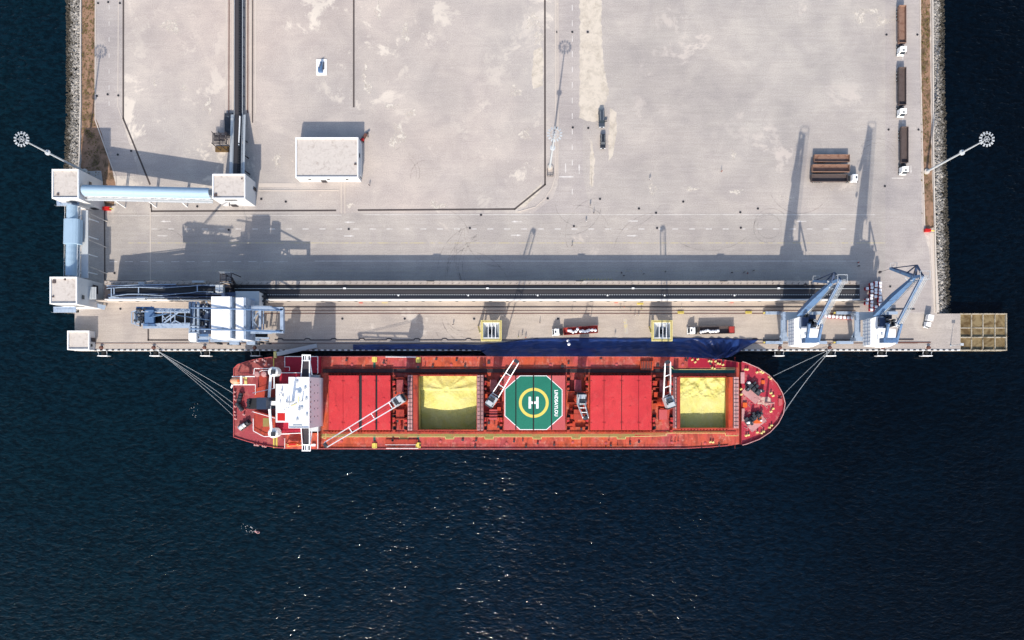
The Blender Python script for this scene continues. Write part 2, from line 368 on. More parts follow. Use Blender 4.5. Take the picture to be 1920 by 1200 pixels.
# bare soil verges
sheet('soil', M['soil'], [ragged([(154, -1400), (180, -1400), (178, 100), (177, 215), (190, 250), (205, 300), (217, 345), (214, 386), (196, 386), (190, 320), (152, 320), (153, 200)], 1.0, 9, 1)], Z2)
sheet('soil', M['soil'], [ragged([(1725, -1400), (1741, -1400), (1744, 100), (1747, 330), (1752, 425), (1735, 436), (1731, 300), (1727, 120)], 0.7, 9, 2)], Z2)
b = MB()
for i in range(900):                                             # dry tufts on the verges
    if i < 480: px = rnd.uniform(155, 178); py = rnd.uniform(-40, 330); px += max(0, (py - 230)) * 0.3 * rnd.random()
    else: px = rnd.uniform(1727, 1742) ; py = rnd.triangular(-40, 420, 40)
    c = P(px, py, 0); h = rnd.uniform(0.15, 0.5); q = rnd.uniform(0.15, 0.45)
    for k in range(5):
        a = rnd.uniform(0, 6.28); d = Vector((math.cos(a), math.sin(a), 0)); e = Vector((-d.y, d.x, 0))
        b.add([c - e * q * 0.3, c + e * q * 0.3, c + d * q + Vector((0, 0, h))], [[0, 1, 2]])
struct(b, 'dry_grass', M['scrub'], 'stuff')
# kerbs
b = MB()
def kerb(pts, w=0.35, h=0.14):
    for (x0, y0), (x1, y1) in zip(pts, pts[1:]): b.bar(P(x0, y0, h / 2 - 0.02), P(x1, y1, h / 2 - 0.02), w, h + 0.04)
kerb([(180, -700), (178.5, 225), (217, 332), (220, 386)])
kerb([(1724, -700), (1726, 120), (1730, 300), (1734, 430)])
kerb([(1042, -700), (1042, 330), (1035, 352), (1022, 372), (1004, 388), (970, 397)], 0.3)
kerb([(1046.5, -700), (1046.5, 335)], 0.2)
kerb([(1748, 436), (1756, 586)], 2.0, 0.1)
kerb([(485, 347), (555, 347)], 1.4, 0.08); kerb([(640, 340), (640, 400)], 0.3); kerb([(647, 340), (647, 400)], 0.3)
kerb([(485, 357), (636, 357)], 0.3); kerb([(282, 390), (282, 527)], 0.35, 0.08); kerb([(222, 0), (221, 200), (232, 232), (245, 270)], 0.25, 0.06)
struct(b, 'kerb', M['kerb'])
# drainage channels: slotted grates let into the slab
b = MB()
def chan(pts, w=0.55, z=Z4):
    for (x0, y0), (x1, y1) in zip(pts, pts[1:]):
        p, q = P(x0, y0, z), P(x1, y1, z); d = (q - p).normalized(); n = Vector((-d.y, d.x, 0)) * w / 2; e = d * w * 0.4
        b.poly([p - e - n, q + e - n, q + e + n, p - e + n])
chan([(1020.5, -1400), (1022, 346), (965, 392), (672, 394)], 0.62)
chan([(629, 394.5), (283.5, 396), (282.5, 371)], 0.62)
chan([(663.5, -1400), (663.3, 200)], 0.6)
chan([(233.5, -1400), (231, 222), (281, 345)], 0.62)
chan([(196, 388), (196.5, 527), (272, 527)], 0.5)
chan([(284, 575), (284, 590)], 0.5); chan([(278, 618), (278, 637.5), (352, 637.5)], 0.6)
struct(b, 'drainage_channel', M['grate'])
# painted road markings
b = MB()
def ln(x0, y0, x1, y1, w=0.16, z=Z3):
    p, q = P(x0, y0, z), P(x1, y1, z); d = (q - p).normalized(); n = Vector((-d.y, d.x, 0)) * w / 2
    b.poly([p - n, q - n, q + n, p + n])
for i in range(42):
    x = 284 + i * 31.5
    ln(x, 429.3, x + 11, 429.3, 0.3)
for i in range(17): ln(1073, -20 + i * 29, 1073, -9 + i * 29, 0.24) if i < 12 else None
for i in range(14): ln(204.5, -20 + i * 30, 204.5, -12 + i * 30, 0.2) if i < 8 else None
for i in range(12): ln(1693, -18 + i * 30, 1693, -8 + i * 30, 0.18)
ln(680, 402.5, 1640, 402.5, 0.16); ln(205, 404.5, 640, 403.5, 0.12); ln(590, 489.5, 1500, 489.5, 0.2); ln(1505, 489.5, 1610, 489.5, 0.18)
for i in range(12): ln(205 + i * 29, 490.5, 220 + i * 29, 490.5, 0.2)
ln(1048, 331.5, 1075, 331.5, 0.4); ln(1672, 334, 1694, 334, 0.3)
def arrow(x, y, dx, dy, L=16, w=3.4):
    s_ = Vector((dx, dy)); n_ = Vector((-dy, dx)); a = Vector((x, y)) - s_ * L / 2; t_ = Vector((x, y)) + s_ * L / 2; m_ = t_ - s_ * L * 0.42
    b.sheet([tuple(a - n_ * 0.7), tuple(a + n_ * 0.7), tuple(m_ + n_ * 0.8), tuple(m_ - n_ * 0.8)][::-1 if dx + dy > 0 else 1], Z3)
    b.sheet([tuple(m_ - n_ * w / 2), tuple(m_ + n_ * w / 2), tuple(t_)], Z3)
for x, y, dx in ((655, 416.5, -1), (655, 442.5, 1), (968, 415.5, -1), (968, 441, 1), (1186, 414.5, -1), (1186, 442, 1), (305, 442, 1), (1502, 415, -1), (310, 415, -1)): arrow(x, y, dx, 0, 20)
arrow(1060.5, 316, 0, 1, 20); arrow(1086, 316, 0, -1, 20); arrow(1708, 318, 0, 1, 16); arrow(1073, 360, 0, 1, 12)
struct(b, 'road_marking', M['white_line'])
b = MB(); ln(240, 455.5, 1660, 455.5, 0.28); ln(240, 508, 1560, 508, 0.12, Z3); ln(1172, 598, 1175, 626, 1.2, Z4); ln(300, 606, 350, 606, 0.1, Z3)
struct(b, 'yellow_road_marking', M['yellow_line'])
# tyre scuffs: rubber on the slab
tt = NT('tyre_rubber_film'); vv = tt.pos(); tr = tt.n('ShaderNodeBsdfTransparent'); mx = tt.n('ShaderNodeMixShader')
tt.out(S(140, 133, 130), 0.9, 0, 0.1); tt.l(tt.rng(tt.noise(vv, 0.5, 5, 0.7), 0.38, 0.7, 0.0, 0.3), mx.inputs[0])
tt.l(tr.outputs[0], mx.inputs[1]); tt.l(tt.b.outputs[0], mx.inputs[2]); tt.l(mx.outputs[0], tt.t.nodes['Material Output'].inputs[0])
b = MB()
def arc(cx, cy, r, a0, a1, w=0.35, z=0.032):
    n = max(6, int(abs(a1 - a0) / 6)); k = HC / FPX
    for i in range(n):
        q = []
        for a, rr in ((i, -w / 2), (i + 1, -w / 2), (i + 1, w / 2), (i, w / 2)):
            th = R(a0 + (a1 - a0) * a / n); c = P(cx, cy, z); q.append(c + Vector((math.cos(th) * (r * k + rr), math.sin(th) * (r * k + rr), 0)))
        b.poly(q if a1 > a0 else q[::-1])
for cx, cy, r, a0, a1 in ((900, 520, 62, 100, 200), (905, 520, 70, 95, 190), (870, 560, 90, 20, 95), (950, 480, 95, 150, 240), (955, 478, 103, 150, 240), (880, 590, 44, 190, 330), (880, 590, 52, 190, 330), (888, 588, 60, 195, 320), (870, 585, 36, 200, 320), (745, 325, 36, -10, 60), (745, 325, 42, -15, 60), (800, 330, 30, 70, 190), (770, 318, 46, 100, 150), (1442, 425, 22, 0, 330), (1446, 423, 32, 40, 200), (880, 600, 66, 200, 320), (878, 600, 74, 205, 315), (895, 500, 56, 90, 190), (905, 505, 84, 95, 180), (930, 500, 70, 120, 230), (945, 500, 78, 130, 230), (1440, 428, 27, 20, 300), (1645, 300, 32, 20, 160), (1645, 300, 40, 20, 150), (1090, 375, 50, 190, 290), (1068, 380, 60, 250, 350), (1130, 440, 70, 100, 200), (1085, 445, 60, 10, 100), (1500, 340, 60, 200, 330), (1230, 480, 80, 90, 170), (820, 450, 60, 10, 90), (940, 430, 70, 180, 270), (310, 470, 40, 20, 110), (1160, 340, 90, 250, 330), (1330, 360, 110, 240, 310)): arc(cx, cy, r, a0, a1, 0.32, 0.032 + 0.0005 * (len(b.f) % 9))
struct(b, 'tyre_marks', tt.m)

# rock armour on both flanks
t = NT('armour_rock'); v = t.pos(); oi = t.n('ShaderNodeNewGeometry')
c_ = t.mix(oi.outputs['Random Per Island'], S(122, 119, 115), S(200, 195, 188))
sz = t.n('ShaderNodeSeparateXYZ'); t.l(v, sz.inputs[0])
wet = t.rng(t.math('ADD', sz.outputs['Z'], t.rng(t.noise(v, 0.5, 3), 0.3, 0.7, -0.7, 0.7)), -2.7, -1.2, 1.0, 0.0)
c_ = t.mix(wet, c_, S(74, 70, 62)); c_ = t.mix(1.0, c_, t.grey(t.rng(t.noise(v, 2.2, 5, 0.7), 0.3, 0.7, 0.8, 1.15)), 'MULTIPLY')
M['rock'] = t.out(c_, 0.9, 0, 0.2)
M['rock_bed'] = mat('rubble_bed', S(74, 70, 66), 0.95, 0.4, 1.6)
ICO = bmesh.new(); bmesh.ops.create_icosphere(ICO, subdivisions=1, radius=1.0)
IV = [x.co.copy() for x in ICO.verts]; IF = [[x.index for x in f.verts] for f in ICO.faces]
def rocks(edge, width, y0, y1, n, side):
    b = MB(); bed = MB(); st = 24; pr = None
    for i in range(st + 1):
        y = y0 + (y1 - y0) * i / st; e = P(edge(y), y, 0)
        cur = (Vector((e.x, e.y, -0.5)), Vector((e.x + side * width * 1.15, e.y, -5.2)))
        if pr: bed.poly([pr[0], cur[0], cur[1], pr[1]] if side > 0 else [pr[1], cur[1], cur[0], pr[0]])
        pr = cur
    for i in range(n):
        y = rnd.uniform(y0, y1); u = rnd.random() ** 0.9; e = P(edge(y), y, 0); sz_ = rnd.uniform(0.22, 0.55) * (1.0 if rnd.random() < 0.9 else 1.5)
        c = Vector((e.x + side * (0.35 + u * width), e.y, -0.25 - u * 3.75 + rnd.uniform(-0.1, 0.3)))
        m = Matrix.Rotation(rnd.uniform(0, 6), 3, 'Z') @ Matrix.Rotation(rnd.uniform(0, 6), 3, 'X')
        q = Vector((rnd.uniform(0.6, 1.2), rnd.uniform(0.6, 1.1), rnd.uniform(0.45, 0.8)))
        b.add([c + m @ Vector((p.x * q.x, p.y * q.y, p.z * q.z)) * sz_ * rnd.uniform(0.82, 1.12) for p in IV], IF)
    struct(bed, 'rock_bed', M['rock_bed']); struct(b, 'rock_armour', M['rock'], 'stuff')
rocks(lambda y: 152 if y < 200 else 152 - (y - 200) * 0.038, 7.4, -260, 360, 6200, -1)
rocks(lambda y: 148, 7.0, 360, 586, 2100, -1)
rocks(lambda y: 1746 if y < 100 else 1746 + (y - 100) * 0.024, 6.6, -260, 588, 7600, 1)
b = MB()
b.bar(P(153, -700, 0.3), P(151.3, 200, 0.3), 0.45, 0.6); b.bar(P(151.3, 200, 0.3), P(148.3, 330, 0.3), 0.45, 0.6)
tag(b.build('parapet_wall', M['concrete_wall']), 'low pale parapet wall between the brown verge and the western rocks', 'wall')
b = MB(); b.bar(P(1744, -700, 0.3), P(1750, 300, 0.3), 0.45, 0.6); b.bar(P(1750, 300, 0.3), P(1756, 586, 0.3), 0.45, 0.6)
tag(b.build('parapet_wall', M['concrete_wall']), 'low pale parapet wall between the brown verge and the eastern rocks', 'wall')
# ------------------------------------------------------------------ buildings
def rim(x0, y0, x1, y1, z0, z1, t=1.9):
    b = MB()
    b.pbox(x0, y0, x1, y0 + t, z0, z1); b.pbox(x0, y1 - t, x1, y1, z0, z1)
    b.pbox(x0, y0 + t, x0 + t, y1 - t, z0, z1); b.pbox(x1 - t, y0 + t, x1, y1 - t, z0, z1)
    return b
def building(name, label, cat, x0, y0, x1, y1, z, openings=(), group=None, hatches=()):
    t = thing(name, label, cat, P((x0 + x1) / 2, (y0 + y1) / 2, z) * 1.0 - Vector((0, 0, z)), group)
    MB().pbox(x0, y0, x1, y1, -0.4, z - 0.5).build('wall', M['white_wall'], t)
    MB().pbox(x0 + 1.9, y0 + 1.9, x1 - 1.9, y1 - 1.9, z - 0.5, z - 0.42).build('roof', M['roof_slab'], t)
    rim(x0, y0, x1, y1, z - 0.5, z + 0.1).build('parapet', M['white_clean'], t)
    for hx, hy, hs in hatches:
        MB().pbox(hx - hs, hy - hs, hx + hs, hy + hs, z - 0.42, z - 0.1).build('roof_vent', M['rust_dark'], t)
    a = P(x0, y0, z); c = P(x1, y1, z)
    for side, u, zz, w_, h_, kind in openings:
        if side == 's': ctr = Vector((a.x + (c.x - a.x) * u, c.y - 0.03, zz)); d = (w_, 0.14, h_)
        else: ctr = Vector((c.x + 0.03 if side == 'e' else a.x - 0.03, a.y + (c.y - a.y) * u, zz)); d = (0.14, w_, h_)
        MB().box(ctr, d).build(kind, M['glass'] if kind == 'window' else M['steel'], t)
    return t
tw1 = building('transfer_tower', 'tall white transfer tower at the shore end of the blue arched gallery', 'tower', 97, 317, 147, 372, 14.8,
         [('s', 0.4, 10, 3, 1.2, 'window'), ('s', 0.7, 1.2, 2, 2.4, 'door'), ('e', 0.3, 8, 1.2, 1.2, 'window'), ('e', 0.75, 8, 1.2, 1.2, 'window')], 'white conveyor transfer towers', [(108, 364, 2), ])
tw2 = building('transfer_tower', 'tall white transfer tower at the quay corner where the long conveyor begins', 'tower', 93, 519, 144, 570, 15.6,
         [('s', 0.6, 8, 3, 1.2, 'window'), ('e', 0.3, 5, 3, 3, 'door'), ('e', 0.7, 12, 1.4, 1.2, 'window')], 'white conveyor transfer towers', [(101, 528, 3), (121, 524, 1.5), (99, 556, 1.5)])
tw3 = building('transfer_tower', 'lower white transfer tower at the foot of the inclined belt conveyor', 'tower', 398, 326, 459.5, 372.5, 10.5,
         [('s', 0.5, 8.5, 4.2, 0.7, 'window'), ('s', 0.35, 1.3, 2.2, 2.6, 'door'), ('e', 0.3, 1.3, 1.2, 2.4, 'door')], 'white conveyor transfer towers', [(404, 365, 2.4), (453, 335, 1)])
tw4 = building('substation', 'long flat roofed white building standing alone in the yard', 'building', 554, 257.5, 671.5, 333, 5.8,
         [('s', u, 3.6, 0.9, 0.5, 'window') for u in (0.2, 0.5, 0.8)] + [('s', 0.4, 1.2, 1.8, 2.3, 'door'), ('e', 0.85, 1.2, 1.6, 2.3, 'door'), ('e', 0.4, 3.4, 1.4, 0.9, 'window')])
MB().pbox(664, 306, 668, 309, 5.38, 5.7).build('roof_vent', M['rust_dark'], tw4)
MB().pbox(672.2, 264, 676, 330, -0.4, 2.7).build('side_store', M['white_wall'], tw4)
tw5 = building('pump_house', 'small white hut at the western corner of the quay', 'hut', 126, 620, 167, 656, 4.2, [('e', 0.45, 1.6, 1.4, 2.4, 'door'), ('e', 0.75, 2.6, 0.9, 0.8, 'window')])
for tw, x, y, z in ((tw1, 128, 383, 9), (tw2, 122, 583, 12)):
    b = MB(); b.pbox(x - 22, y - 8, x + 20, y + 3, z - 0.25, z); b.build('balcony', M['pale_blue'], tw)
    b = MB()
    for i in range(7): q = P(x - 22 + i * 7, y + 3, z); b.tube(q, q + Vector((0, 0, 1.1)), 0.04)
    b.bar(P(x - 22, y + 3, z + 1.1), P(x + 20, y + 3, z + 1.1), 0.07); b.build('handrail', M['galv'], tw)
b = MB(); b.pbox(150, 540, 157, 558, 8.5, 9.5); b.build('loading_hood', M['pale_blue'], tw2)
b = MB(); b.pbox(164, 538, 180, 561, 8.2, 8.5)
for i in range(6): b.bar(P(165 + i * 3, 538.5, 8.6), P(165 + i * 3, 560.5, 8.6), 0.15)
b.build('service_platform', M['galv'], tw2)
b = MB(); q = P(430, 380, 8); b.bar(q, q + Vector((0, -1.2, 0)), 0.25); b.build('lifting_beam', M['steel'], tw3)
b = MB(); b.bar(P(163, 568, 6), P(197, 577, 1.2), 1.6, 0.3); b.build('stair', M['pale_blue'], tw2)

def gallery(name, label, p0, p1, wd, hgt, legs, group=None, m=None):
    """arched conveyor gallery from p0 to p1 (floor level points)"""
    p0, p1 = Vector(p0), Vector(p1); d = (p1 - p0); h_ = Vector((d.x, d.y, 0)).normalized(); s_ = Vector((h_.y, -h_.x, 0)); up = Vector((0, 0, 1))
    t = thing(name, label, 'conveyor gallery', ((p0.x + p1.x) / 2, (p0.y + p1.y) / 2, 0), group)
    n = 12; rib = max(2, int(d.length / 1.0)); b = MB(); vs = []; fs = []
    for i in range(rib + 1):
        c = p0 + d * i / rib; bulge = 0.03 if i % 2 else 0.0
        for j in range(n + 1):
            a = math.pi * j / n
            vs.append(c + s_ * math.cos(a) * (wd / 2 + bulge) + up * (hgt * 0.45 + math.sin(a) * (wd * 0.62 + bulge)))
    for i in range(rib):
        for j in range(n): fs.append([i * (n + 1) + j, i * (n + 1) + j + 1, (i + 1) * (n + 1) + j + 1, (i + 1) * (n + 1) + j])
    b.add(vs, fs); b.build('roof', m or M['blue_roof'], t)
    b = MB(); b.bar(p0 - up * 0.2, p1 - up * 0.2, wd, 0.3); b.build('floor', M['galv'], t)
    b = MB()
    for sg in (-1, 1):
        o = s_ * sg * (wd / 2 + 0.05)
        b.bar(p0 + o + up * hgt * 0.45, p1 + o + up * hgt * 0.45, 0.16); b.bar(p0 + o, p1 + o, 0.2)
        k = max(2, int(d.length / 3))
        for i in range(k):
            b.bar(p0 + d * i / k + o, p0 + d * (i + 1) / k + o + up * hgt * 0.45, 0.1); b.bar(p0 + d * (i + 1) / k + o, p0 + d * (i + 1) / k + o + up * hgt * 0.45, 0.1)
    b.build('side_truss', M['white'], t)
    b = MB(); o = s_ * (wd / 2 + 0.7)
    b.bar(p0 + o - up * 0.1, p1 + o - up * 0.1, 1.0, 0.12); b.build('walkway', M['galv'], t)
    b = MB(); o2 = s_ * (wd / 2 + 1.2); b.bar(p0 + o2 + up, p1 + o2 + up, 0.08)
    k = int(d.length / 2)
    for i in range(k + 1): q = p0 + d * i / k + o2; b.bar(q, q + up, 0.05)
    b.build('handrail', M['white'], t)
    for u in legs:
        c = p0 + d * u; b = MB()
        for sg in (-1, 1): b.bar(c + s_ * sg * wd * 0.45, Vector((c.x, c.y, 0)) + s_ * sg * wd * 0.75 - up * 0.1, 0.35)
        b.bar(c * 1.0 + s_ * wd * 0.55 - up * c.z * 0.5, c - s_ * wd * 0.55 - up * c.z * 0.5, 0.2)
        b.build('trestle', M['white'], t)
    return t
gallery('conveyor_gallery', 'long light blue arched gallery bridging the two yard transfer towers', P(163, 359.5, 10.6), P(399, 365, 5.6), 3.7, 3.0, (0.18, 0.45, 0.72), 'light blue arched galleries')
g2 = gallery('conveyor_gallery', 'light blue arched gallery running along the western shore between white towers', P(141, 388, 9.5), P(139, 519, 9.0), 3.5, 3.0, (0.12, 0.38, 0.64, 0.9), 'light blue arched galleries')
b = MB(); pa, pb = P(137, 412, 11), P(136, 458, 11); n = 8; vs = []
for k, c in enumerate((pa, pb)):
    for j in range(n + 1):
        a = math.pi * j / n; vs.append(c + Vector((math.cos(a) * 2.7, 0, 0.6 + math.sin(a) * 1.5)))
    vs += [c + Vector((-2.7, 0, -1.2)), c + Vector((2.7, 0, -1.2))]
m_ = n + 3; ringq = list(range(m_))
b.add(vs, [ringq[::-1], [m_ + i for i in ringq]] + [[i, i + 1, m_ + i + 1, m_ + i] for i in range(n)] + [[n, n + 1, m_ + n + 1, m_ + n], [n + 2, 0, m_, m_ + n + 2]])
b.build('drive_house', M['blue_roof'], g2)
b = MB(); b.pbox(152.5, 394, 165, 521, 8.6, 8.9); b.build('service_walkway', M['galv'], g2)
b = MB()
for i in range(3): q = P(163, 398 + i * 50, 5.5); b.bar(q, Vector((q.x + 4.0, q.y - 2.0, 0.2)), 0.35, 0.3)
b.each('raking_strut', M['concrete_wall'], g2)

# yard belt conveyor running north from the low tower
def belt_conveyor():
    t = thing('belt_conveyor', 'dark belt conveyor running north across the yard from the low tower', 'conveyor', (P(448, 100, 0).x, P(448, 100, 0).y, 0))
    pts = [P(449, -900, 1.6), P(447.5, 215, 1.8), P(445, 327, 7.6)]
    for a, c, nm in ((pts[0], pts[1], 'level_bed'), (pts[1], pts[2], 'inclined_bed')):
        b = MB(); b.bar(a, c, 2.9, 0.4); b.build(nm, M['belt_frame'], t)
    b = MB()
    for a, c in zip(pts, pts[1:]):
        o = Vector((-0.55, 0, 0.28)); b.bar(a + o, c + o, 1.25, 0.1)
    b.build('belt', M['belt'], t)
    b = MB()
    for a, c in zip(pts, pts[1:]):
        L = (c - a).length; n = int(L / 0.95)
        for i in range(n):
            q = a + (c - a) * (i + 0.5) / n
            if q.y < 200: b.box(q + Vector((0.5, 0, 0.42)), (0.62, 0.5, 0.35))
    b.build('idler_row', M['dark'], t)
    b = MB()
    for a, c in zip(pts, pts[1:]):
        for o in (-1.5, 1.45): b.bar(a + Vector((o, 0, 0.2)), c + Vector((o, 0, 0.2)), 0.14, 0.3)
    b.build('stringer', M['galv'], t)
    a, c = pts[1], pts[2]
    b = MB(); b.bar(a + Vector((-2.3, 0, 0)), c + Vector((-2.3, 0, 0)), 1.0, 0.12); b.bar(a + Vector((2.1, 0, 0)), c + Vector((2.1, 0, 0)), 0.8, 0.12); b.build('walkway', M['galv'], t)
    b = MB()
    for i in range(4):
        q = a + (c - a) * (i + 0.6) / 4
        for o in (-1.4, 1.4): b.bar(q + Vector((o, 0, -0.2)), Vector((q.x + o * 1.2, q.y, 0)), 0.3)
    for i in range(24):
        q = pts[0] + (pts[1] - pts[0]) * (1 - i / 24 * 0.4)
        for o in (-1.3, 1.3): b.bar(q + Vector((o, 0, -0.2)), Vector((q.x + o, q.y, 0)), 0.2)
    b.build('trestle', M['steel'], t)
    b = MB(); b.bar(P(450, 218, 3.2), P(448, 275, 5.2), 0.35, 0.5); b.build('cable_duct', M['white'], t)
    b = MB(); b.pbox(421, 212, 436, 252, 0, 1.2); b.build('tail_pulley_house', M['gear'], t)
belt_conveyor()
def rail(label, pts, m, w=0.22, name='crane_rail', grp=None):
    b = MB()
    for (x0, y0), (x1, y1) in zip(pts, pts[1:]): b.bar(P(x0, y0, 0.09), P(x1, y1, 0.09), w, 0.14)
    return tag(b.build(name, m), label, 'rail', grp)
rail('long rusty red rail in the yard just west of the dark belt conveyor', [(431.5, -900), (429, 212)], M['rust_rail'], 0.3, 'yard_rail', 'stacker rails beside the belt conveyor')
rail('long rusty red rail in the yard just east of the dark belt conveyor', [(467, -900), (464.5, 212)], M['rust_rail'], 0.3, 'yard_rail', 'stacker rails beside the belt conveyor')
rail('dark slotted cable trough on a pale strip east of the yard rails', [(475, -900), (473.5, 230)], M['grate'], 0.35, 'cable_trough')
b = MB()
for x in (424, 436, 461, 470, 479): b.bar(P(x + 2, -700, 0.02), P(x, 212, 0.02), 0.4, 0.1)
struct(b, 'kerb', M['kerb'])
# quay rails and cable slots
rail('northern crane rail on the quay, dark and straight beside the viaduct wall', [(372, 575.5), (1612, 575.5)], M['steel'], 0.34)
rail('thin cable slot rail a little south of the northern crane rail', [(495, 582.5), (1604, 582.5)], M['rust_rail'], 0.16)
rail('third quay rail line, directly north of the yellow hopper frames', [(495, 587.8), (1580, 587.8)], M['rust_rail'], 0.22)
pts = [(515, 637)]
for x in (520, 571, 620, 673, 724, 776, 828, 873, 1000, 1110, 1160, 1290, 1410, 1470):
    pts += [(x, 637.5), (x + 2, 634.8), (x + 9, 634.8), (x + 11, 637.5)]
rail('seaward cable slot with small bends along the edge of the quay', pts + [(1610, 637.5)], M['steel'], 0.34, 'cable_trough')
rail('seaward crane rail near the fender line of the quay', [(150, 643.5), (1720, 643.5)], M['rust_rail'], 0.18)
rail('short dark rail stub east of the second blue crane beside the viaduct line', [(1672, 579.5), (1715, 579.5)], M['steel'], 0.5)
rail('short dark rail stub east of the second blue crane near the seaward edge', [(1680, 636.5), (1713, 636.5)], M['steel'], 0.5)
rail('rusty rail running to a buffer at the eastern end of the quay', [(1680, 642.2), (1745, 642.2)], M['rust_rail'], 0.4)
b = MB()                                                          # quay capping beam with scalloped edge
b.bar(P(140.5, 656.6, 0.06), P(1800, 656.6, 0.06), 0.42, 0.3)
cb = thing('quay_edge_beam', 'white capping beam with dark notches along the seaward edge of the quay', 'quay edge', (P(970, 657, 0).x, P(970, 657, 0).y, 0))
b.build('beam', M['white'], cb)
b = MB()
for i in range(150):
    x = 143 + i * 11.05
    if x < 1798: b.bar(P(x, 656.4, 0.22), P(x + 5, 656.4, 0.22), 0.34, 0.1)
b.build('rubber_strip', M['rubber'], cb)

# long conveyor viaduct on the quay
VZ = 8.0
via = thing('conveyor_viaduct', 'long raised conveyor viaduct with dark belts running the length of the quay', 'conveyor', (P(900, 545, 0).x, P(900, 545, 0).y, 0))
b = MB(); b.pbox(196, 534, 1612, 560.5, -0.2, VZ - 0.7); b.build('deck', M['steel'], via)
b = MB(); b.pbox(196, 526.5, 1612, 534, -0.2, VZ - 0.12); b.build('north_walkway', M['quay'], via)
b = MB(); b.pbox(196, 560.5, 1612, 562.4, 5.2, VZ + 0.1); b.build('edge_beam', M['white_wall'], via)
b = MB(); b.prism([(P(196, 0, 0).x, P(0, 560.5, VZ).y), (P(1612, 0, 0).x, P(0, 560.5, VZ).y), (P(1612, 0, 0).x, P(0, 562.2, VZ + 0.1).y), (P(196, 0, 0).x, P(0, 562.2, VZ + 0.1).y)], -0.2, 5.2); b.build('south_wall', M['quay'], via)
b = MB()
for i in range(44): q = P(215 + i * 32, 562.3, VZ); b.box((q.x, q.y - 0.02, 4.2), (1.0, 0.12, 1.2))
b.build('wall_opening', M['dark'], via)
b = MB()
for x in range(200, 1610, 12):
    q = P(x, 533, VZ - 0.12); b.bar(q, q + Vector((0, 0, 1.1)), 0.09); b.bar(q, q + Vector((0.5, 0.7, 0)), 0.1)
    if x % 24 == 8: q = P(x, 527, VZ - 0.1); b.bar(q, q + Vector((0, 0, 0.9)), 0.08)
b.bar(P(196, 533, VZ + 1), P(1612, 533, VZ + 1), 0.08); b.build('handrail', M['rust_dark'], via)
b = MB(); b.pbox(440, 536.5, 1612, 540.2, VZ - 0.7, VZ + 0.1); b.build('cable_tray', M['belt_frame'], via)
b = MB()
for i in range(230): q = P(443 + i * 5.08, 538.3, VZ + 0.16); b.box(q, (0.35, 0.6, 0.1))
for i in range(230): q = P(443 + i * 5.08, 543.4, VZ + 0.2); b.box(q, (0.4, 0.35, 0.1))
for i in range(230): q = P(443 + i * 5.08, 557.6, VZ + 0.2); b.box(q, (0.3, 0.5, 0.1))
b.build('idler_frame', M['dark'], via)
b = MB(); b.tube(P(440, 541.2, VZ + 0.25), P(1612, 541.2, VZ + 0.25), 0.11); b.build('pipe', M['galv'], via)
b = MB(); b.pbox(200, 544, 1604, 551.3, VZ - 0.7, VZ + 0.0); b.build('belt', M['belt'], via)
b = MB()
for i in range(262): q = P(440 + i * 4.48, 552.6, VZ + 0.25); b.box(q, (0.36, 0.28, 0.16))
b.build('roller_frame', M['galv'], via)
b = MB(); b.pbox(200, 553.6, 1604, 559.5, VZ - 0.7, VZ + 0.02); b.build('return_frame', M['belt_frame'], via)
for x in (646, 914, 1187, 1460): MB().box(P(x, 540.6, VZ + 0.6), (0.8, 0.5, 0.5)).build('lamp_box', M['white_clean'], via)
for x in (747, 878, 1008, 1139, 1246, 1377): b = MB(); b.lathe([(0.28, 0), (0.28, 0.3), (0.1, 0.4)], P(x, 554, VZ)); b.build('pull_cord_switch', M['white'], via)
for i, x in enumerate((800, 1080, 1350)): MB().pbox(x, 526, x + 14, 527.2, VZ - 0.3, VZ + 0.4).build('cable_box', M['dark'], via)
# small vertical gear beside the yard conveyor
st = thing('stair_tower', 'dark steel stair tower on a brown base beside the inclined belt conveyor', 'stair tower', P(413, 268, 0))
MB().pbox(403.5, 274, 428.5, 284.5, -0.1, 0.5).build('base', mat('brown_base', S(120, 96, 62), 0.9, 0.2), st)
b = MB()
for z in (2.4, 4.8, 7.2):
    for i in range(9): b.bar(P(399.5, 250 + i * 2.4, z), P(424.5, 250.6 + i * 2.4, z), 0.22, 0.1)
    for x in (399, 412, 425): b.bar(P(x, 249, z - 0.15), P(x, 270, z - 0.15), 0.2)
for x in (399, 411, 425):
    for y in (249, 270): q = P(x, y, 7.2); b.bar((q.x, q.y, 0), (q.x, q.y, 8.3), 0.2)
b.build('frame', M['steel'], st)
for k in range(3):
    b = MB(); z = k * 2.4
    for i in range(10): b.box(P(402 + i * 2.1 if k % 2 else 421 - i * 2.1, 256 + 6 * (k % 2), z + 0.24 * i + 0.2) , (0.3, 1.0, 0.06))
    b.build('stair_flight', M['steel'], st)
b = MB()
for x0, y0, x1, y1 in ((399, 249, 425, 249), (399, 249, 399, 270), (399, 270, 425, 270)):
    for zz in (7.9, 8.3): b.bar(P(x0, y0, zz), P(x1, y1, zz), 0.07)
b.build('handrail', M['steel'], st)
wp = thing('pump_set', 'blue pump set on a small white concrete pad in the yard', 'pump', P(602, 123, 0))
MB().pbox(593, 111, 612.5, 140.5, -0.05, 0.25).build('pad', M['white'], wp)
b = MB(); b.pbox(596, 125, 604, 134, 0.25, 1.4); b.tube(P(602, 116, 1.2), P(602, 133, 1.2), 0.45, n=10); b.build('motor', M['blue'], wp)
b = MB(); b.tube(P(602, 118, 0.25), P(602, 118, 2.6), 0.14); b.tube(P(602, 118, 2.5), P(598, 128, 1.5), 0.12); b.tube(P(607, 116, 0.5), P(607, 130, 0.5), 0.16); b.build('pipe', M['steel'], wp)

